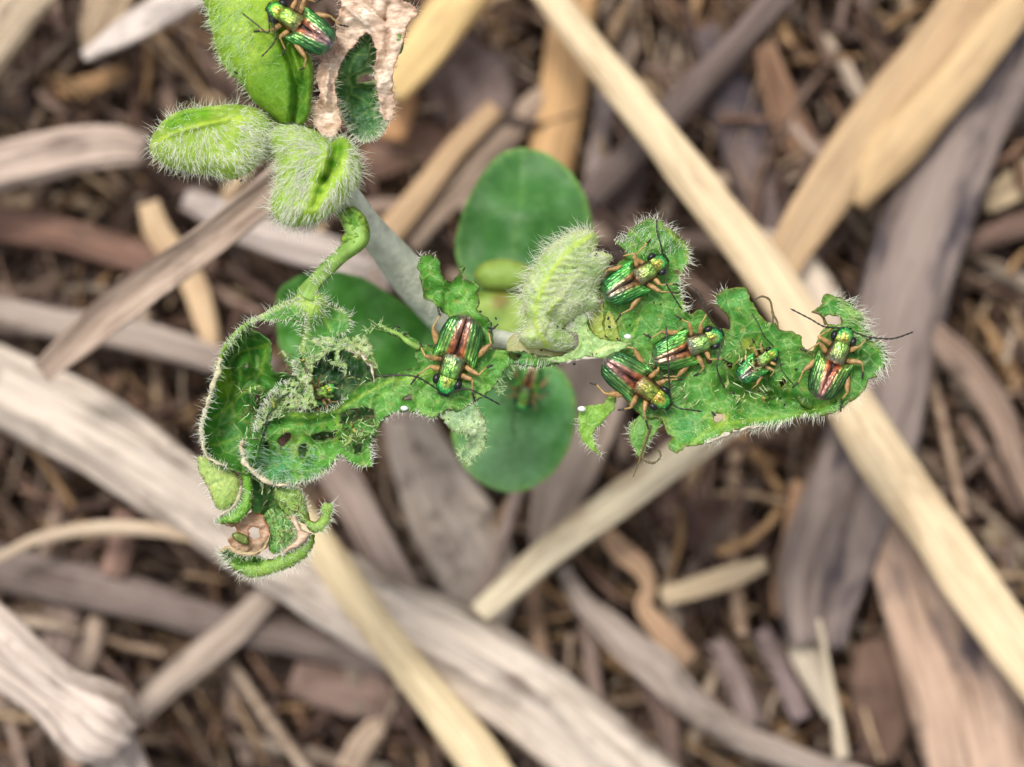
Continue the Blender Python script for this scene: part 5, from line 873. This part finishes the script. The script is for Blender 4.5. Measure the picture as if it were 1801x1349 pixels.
def revolve(name, prof, mat, colfn, nseg=28, flat=0.8, zc=0.0):
    """body of rings along y: prof = [(y, halfwidth, height)]"""
    n = len(prof); V = []; cols = []
    for i, (y, w, h) in enumerate(prof):
        for k in range(nseg):
            a = 2 * math.pi * k / nseg; sx = math.cos(a); sz = math.sin(a)
            V.append((sx * w, y, zc + h * (sz if sz > 0 else sz * 0.8))); cols.append(colfn(y, sx, sz))
    F = [(i * nseg + k, i * nseg + (k + 1) % nseg, (i + 1) * nseg + (k + 1) % nseg, (i + 1) * nseg + k) for i in range(n - 1) for k in range(nseg)]
    F += [tuple(range(nseg))[::-1], tuple((n - 1) * nseg + k for k in range(nseg))]
    F = [f[::-1] for f in F]
    return mesh_np(name, np.array(V), F, M[mat], np.array(cols))

def interp_prof(keys, n):
    ys = np.linspace(keys[0][0], keys[-1][0], n); K_ = np.array(keys)
    return [(y, float(np.interp(y, K_[:, 0], K_[:, 1])), float(np.interp(y, K_[:, 0], K_[:, 2]))) for y in ys]

def ico(name, r, sc, mat, col=None, sub=2):
    import bmesh
    bm = bmesh.new(); bmesh.ops.create_icosphere(bm, subdivisions=sub, radius=r)
    for v in bm.verts: v.co = Vector((v.co.x * sc[0], v.co.y * sc[1], v.co.z * sc[2]))
    me = bpy.data.meshes.new(name); bm.to_mesh(me); bm.free(); me.shade_smooth(); me.materials.append(M[mat]); return me

def thorax_col(y, sx, sz):
    g = mixc((0.26, 0.27, 0.10), (0.30, 0.52, 0.09), sstep(0.02, 0.24, y))
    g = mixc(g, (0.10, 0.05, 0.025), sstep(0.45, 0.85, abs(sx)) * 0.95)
    g = mixc(g, (0.45, 0.42, 0.30), 1 - sstep(0.0, 0.05, y))
    return g if sz > -0.2 else (0.05, 0.03, 0.015)
def head_col(y, sx, sz):
    g = mixc((0.38, 0.50, 0.06), (0.10, 0.75, 0.16), sstep(0.28, 0.44, y))
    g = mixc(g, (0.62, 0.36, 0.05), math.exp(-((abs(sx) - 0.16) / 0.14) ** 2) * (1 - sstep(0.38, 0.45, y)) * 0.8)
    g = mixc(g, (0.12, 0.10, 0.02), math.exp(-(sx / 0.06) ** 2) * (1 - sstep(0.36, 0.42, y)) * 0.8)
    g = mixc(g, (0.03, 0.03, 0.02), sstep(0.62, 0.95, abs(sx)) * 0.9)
    g = mixc(g, (0.02, 0.05, 0.03), sstep(0.452, 0.47, y))
    return g if sz > -0.2 else (0.04, 0.03, 0.02)
ME = {}
for tnt in (0,):
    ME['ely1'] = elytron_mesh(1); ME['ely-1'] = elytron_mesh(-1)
ME['thorax'] = revolve('thorax', interp_prof([(-0.01, 0.06, 0.05), (0.0, 0.12, 0.085), (0.03, 0.15, 0.105), (0.08, 0.155, 0.115), (0.16, 0.145, 0.118), (0.22, 0.145, 0.112), (0.26, 0.135, 0.10), (0.28, 0.10, 0.08)], 26), 'thorax', thorax_col, zc=0.02)
ME['head'] = revolve('head', interp_prof([(0.25, 0.10, 0.07), (0.27, 0.135, 0.095), (0.32, 0.145, 0.105), (0.38, 0.135, 0.10), (0.42, 0.115, 0.085), (0.45, 0.085, 0.062), (0.47, 0.06, 0.04), (0.485, 0.03, 0.02)], 26), 'thorax', head_col, zc=0.015)
ME['body'] = revolve('abdomen', interp_prof([(-0.47, 0.04, 0.02), (-0.42, 0.15, 0.05), (-0.25, 0.22, 0.07), (0.0, 0.20, 0.07), (0.2, 0.13, 0.06), (0.3, 0.08, 0.05)], 20), 'underside', lambda y, a, b: (0.06, 0.03, 0.015), zc=-0.03)
ME['scut'] = ico('scutellum', 0.030, (1.0, 1.1, 0.5), 'femur')
ME['eye'] = ico('eye', 0.056, (0.85, 1.15, 1.0), 'eye', sub=3)
ME['mand'] = ico('mandible', 0.03, (1.6, 0.8, 0.8), 'eye')

def limb(name, pts, ws, mat, sides=8, step=0.02):
    return sweep_mesh(name, pts, ws, mat, 'round', 0.95, step, sides, 0.06, world=True, seed=len(bpy.data.meshes) % 50)

# default leg pose, right side, in body lengths: hip, knee, ankle, toe
LEGS = {'hind': [(0.20, -0.02, 0.0), (0.345, -0.25, 0.05), (0.31, -0.40, -0.03), (0.36, -0.50, -0.05)],
        'mid': [(0.13, 0.08, 0.0), (0.32, 0.13, 0.07), (0.40, 0.03, -0.03), (0.47, -0.02, -0.05)],
        'front': [(0.10, 0.20, 0.0), (0.265, 0.24, 0.06), (0.35, 0.37, -0.02), (0.40, 0.46, -0.04)]}
def build_beetle(idx, cx, cy, hx, hy, zs, label, ants=(), length=None, jitter=0.03, legmod=None, roll=0.0, spread=0.0, skip=()):
    """(cx,cy) tail end and (hx,hy) head end in photo pixels, at height zs"""
    tail = Vector(W(cx, cy, zs)); head = Vector(W(hx, hy, zs)); d = head - tail; Lb_ = d.length
    c = (tail + head) / 2; rz = math.atan2(-d.x, d.y); rs = random.Random(900 + idx)
    b = empty('beetle', c, label, 'beetle', 'shiny green beetles feeding on the seedling', rz, Lb_); b.rotation_euler = (0, roll, rz)
    if length: b.scale = (Lb_ * length, Lb_, Lb_)
    tint = (rs.uniform(0.7, 1.25), rs.uniform(0.75, 1.12), rs.uniform(0.7, 1.3)); tint2 = (rs.uniform(0.8, 1.3), rs.uniform(0.8, 1.15), rs.uniform(0.6, 1.6))
    bo = add('abdomen', ME['body'], b)
    for s in (1, -1):
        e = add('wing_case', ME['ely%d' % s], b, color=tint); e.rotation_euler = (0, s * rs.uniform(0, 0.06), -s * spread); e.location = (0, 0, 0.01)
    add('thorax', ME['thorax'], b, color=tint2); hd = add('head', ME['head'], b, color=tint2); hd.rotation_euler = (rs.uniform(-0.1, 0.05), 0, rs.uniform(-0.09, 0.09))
    sc = add('scutellum', ME['scut'], b); sc.location = (0, 0.02, 0.10)
    for s in (1, -1):
        ey = add('eye', ME['eye'], hd); ey.location = (s * 0.135, 0.325, 0.055)
        ma = add('mandible', ME['mand'], hd); ma.location = (s * 0.025, 0.482, -0.005)
    for nm, pts in LEGS.items():
        for s in (1, -1):
            if (nm, s) in skip: continue
            P = [Vector((s * (p[0]), p[1], p[2])) for p in pts]
            for k in (1, 2, 3): P[k] += Vector((rs.uniform(-jitter, jitter), rs.uniform(-jitter, jitter), 0))
            if legmod and (nm, s) in legmod:
                for k, (dx, dy) in enumerate(legmod[(nm, s)]): P[k + 1] = Vector((dx, dy, P[k + 1].z))
            h_, kn, an, to = P
            fat = 0.088 if nm == 'hind' else 0.074
            m1 = h_.lerp(kn, 0.35); m2 = h_.lerp(kn, 0.75)
            fe = add('leg', limb('leg', [tuple(h_), tuple(m1), tuple(m2), tuple(kn)], [0.05, fat, fat * 0.8, 0.035], 'femur', 10), b)
            mid = kn.lerp(an, 0.5) + Vector((0, 0, 0.01))
            add('shin', limb('shin', [tuple(kn), tuple(mid), tuple(an)], [0.028, 0.022, 0.026], 'tibia', 7), fe)
            seg = [an.lerp(to, t) + Vector((0, 0, 0.006 * math.sin(t * 3))) for t in (0, .2, .4, .6, .8, 1)]
            add('foot', limb('foot', [tuple(p) for p in seg], [0.020, 0.034, 0.018, 0.034, 0.018, 0.026], 'tarsus', 6), fe)
    b_inv = lambda x, y, z: ((Vector(W(x, y, z)) - c) )
    ca, sa = math.cos(-rz), math.sin(-rz)
    for s, pl in enumerate(ants):
        pts = []
        for k, p in enumerate(pl):
            z = p[2] if len(p) > 2 else zs + 0.10 + 0.04 * math.sin(k * 1.2)
            v = b_inv(p[0], p[1], z) / Lb_; pts.append((v.x * ca - v.y * sa, v.x * sa + v.y * ca, v.z))
        pts[0] = (math.copysign(0.055, pts[1][0]), 0.455, 0.05)
        # bead along the feeler
        R_ = resample(np.array(pts), 0.035, False); ws = [0.026 if i % 2 else 0.016 for i in range(len(R_))]
        ws[-1] = 0.008
        add('antenna', limb('antenna', [tuple(p) for p in R_], ws, 'tarsus', 6, 0.018), b)
    return b

zt = 0.075
build_beetle(1, *q(0, (586, 84))[0], *q(0, (470, 8))[0], 0.36, 'beetle at the top, on the seam between the lime folded leaf and the withered rim', length=0.92,
             ants=[[(484, 30), (482, 62), (478, 82), (456, 108)], [(484, 34), (470, 62), (446, 46), (424, 27)]],
             legmod={('hind', -1): [(-0.34, -0.30), (-0.44, -0.33), (-0.50, -0.30)]}, spread=0.05, roll=0.06)
build_beetle(2, 823, 556, 779, 696, zt, 'largest middle beetle facing down on the ragged leaf, seen against the green',
             ants=[[(764, 676), (735, 664), (700, 660), (658, 662)], [(796, 682), (820, 684), (850, 696), (880, 712)]], spread=0.0)
build_beetle(3, 1062, 524, 1176, 456, zt + 0.02, 'upper beetle facing up right beside the woolly bud', length=0.92,
             ants=[[(1166, 450), (1160, 425), (1153, 400), (1152, 378)], [(1170, 466), (1172, 495), (1184, 520), (1204, 552)]], spread=0.03,
             legmod={('front', -1): [(-0.28, 0.10), (-0.36, 0.36), (-0.38, 0.44)], ('mid', 1): [(0.34, 0.18), (0.42, 0.30), (0.50, 0.40)]})
build_beetle(4, 1146, 632, 1274, 588, zt, 'middle beetle of the right leaf facing right, its antenna reaching up into the gap', length=0.92,
             ants=[[(1252, 570), (1240, 540), (1228, 515), (1216, 495)], [(1262, 604), (1262, 640), (1270, 670), (1280, 690)]], spread=0.04, roll=0.22)
build_beetle(5, 1062, 632, 1180, 714, zt, 'lowest beetle of the right leaf facing down right, half over the bare gap', length=0.92,
             ants=[[(1182, 690), (1178, 650), (1178, 610), (1177, 566)], [(1176, 712), (1190, 716), (1214, 720), (1236, 722)]], spread=0.05)
build_beetle(6, 1298, 668, 1368, 612, zt - 0.14, 'smallest beetle, sunk in the leaf fold between two larger ones', length=0.92,
             ants=[[(1355, 608), (1342, 588), (1328, 560), (1312, 538)], [(1362, 628), (1376, 650), (1388, 668), (1402, 684)]], spread=0.06)
build_beetle(7, 1438, 702, 1494, 574, zt + 0.03, 'rightmost beetle facing up near the leaf tip with long spread antennae', length=0.92,
             ants=[[(1474, 578), (1450, 574), (1420, 558), (1383, 539)], [(1504, 592), (1530, 594), (1575, 599), (1614, 588)]], spread=0.06, roll=-0.06,
             legmod={('front', -1): [(-0.34, 0.22), (-0.20, 0.40), (-0.14, 0.46)], ('front', 1): [(0.22, 0.30), (0.28, 0.42), (0.36, 0.50)]})
build_beetle(8, 940, 640, 912, 722, -1.88, 'blurred beetle low on the lower round leaf beneath the others', ants=[[(905, 722), (900, 745), (905, 765)]])
build_beetle(9, 520, 716, 590, 676, -0.24, 'beetle mostly hidden inside the curled left leaves, only wing and leg showing', ants=[[(586, 676), (610, 664), (640, 660)]])

# ------------------------------------------------------------------ small things on the leaves
for (x, y, z, r, lb_) in [(711, 718, 0.06, 6.0, 'white oval grain on the ragged leaf below the middle beetle'), (1023, 719, 0.05, 6.5, 'white grain at the tip of the small crescent lobe'),
                          (1104, 592, 0.12, 6.0, 'cream grain beside the silvery torn strip under the woolly bud')]:
    o = add('grain', ico('grain', r / K, (1.15, 0.75, 0.6), 'egg'), None, lb_, 'grain', 'white grains on the chewed leaves'); o.location = W(x, y, z)
frp = [(1033, 491), (1025, 493), (1020, 500), (1012, 470), (1022, 462), (1048, 448), (1150, 532), (1162, 535), (990, 578), (1004, 602), (952, 616), (980, 574), (1070, 560), (1072, 575), (1066, 592), (1140, 590), (1230, 640), (1120, 645), (1108, 572),
       (1335, 688), (1345, 692), (1380, 712), (1372, 700), (1325, 600), (1290, 690), (1400, 650), (1255, 728), (1500, 620), (1512, 634), (1470, 705), (436, 694), (455, 705), (475, 720), (425, 150), (433, 160), (415, 128), (424, 318), (417, 314), (470, 745),
       (562, 768), (575, 752), (590, 758), (600, 742), (541, 792), (700, 575), (712, 588), (845, 548), (862, 577), (872, 560), (418, 286), (408, 284), (470, 100), (1010, 640)]
frm = [ico('frass', 3.0 / K, s, 'frass', sub=1) for s in ((1.4, 0.8, 0.8), (1.0, 0.9, 0.7), (1.9, 0.7, 0.7))]
for i, (x, y) in enumerate(frp):
    o = add('frass_pellet', frm[i % 3], None, 'tiny black frass pellet stuck ' + ('on the fuzzy buds and shoot at the top' if y < 330 else 'on the woolly bud and the leaf beside it' if 900 < x < 1160 and y < 610 else 'on the big right leaf' if x > 1000 else 'on the ragged left and middle leaves'), 'frass pellet', 'frass pellets on the leaves')
    zf = 0.30 if (y < 330) else (0.26 if 900 < x < 1050 and y < 600 else 0.05)
    o.location = W(x, y, zf); o.rotation_euler = (0, 0, random.uniform(0, 3)); k = random.uniform(0.6, 1.2); o.scale = (k, k, k)
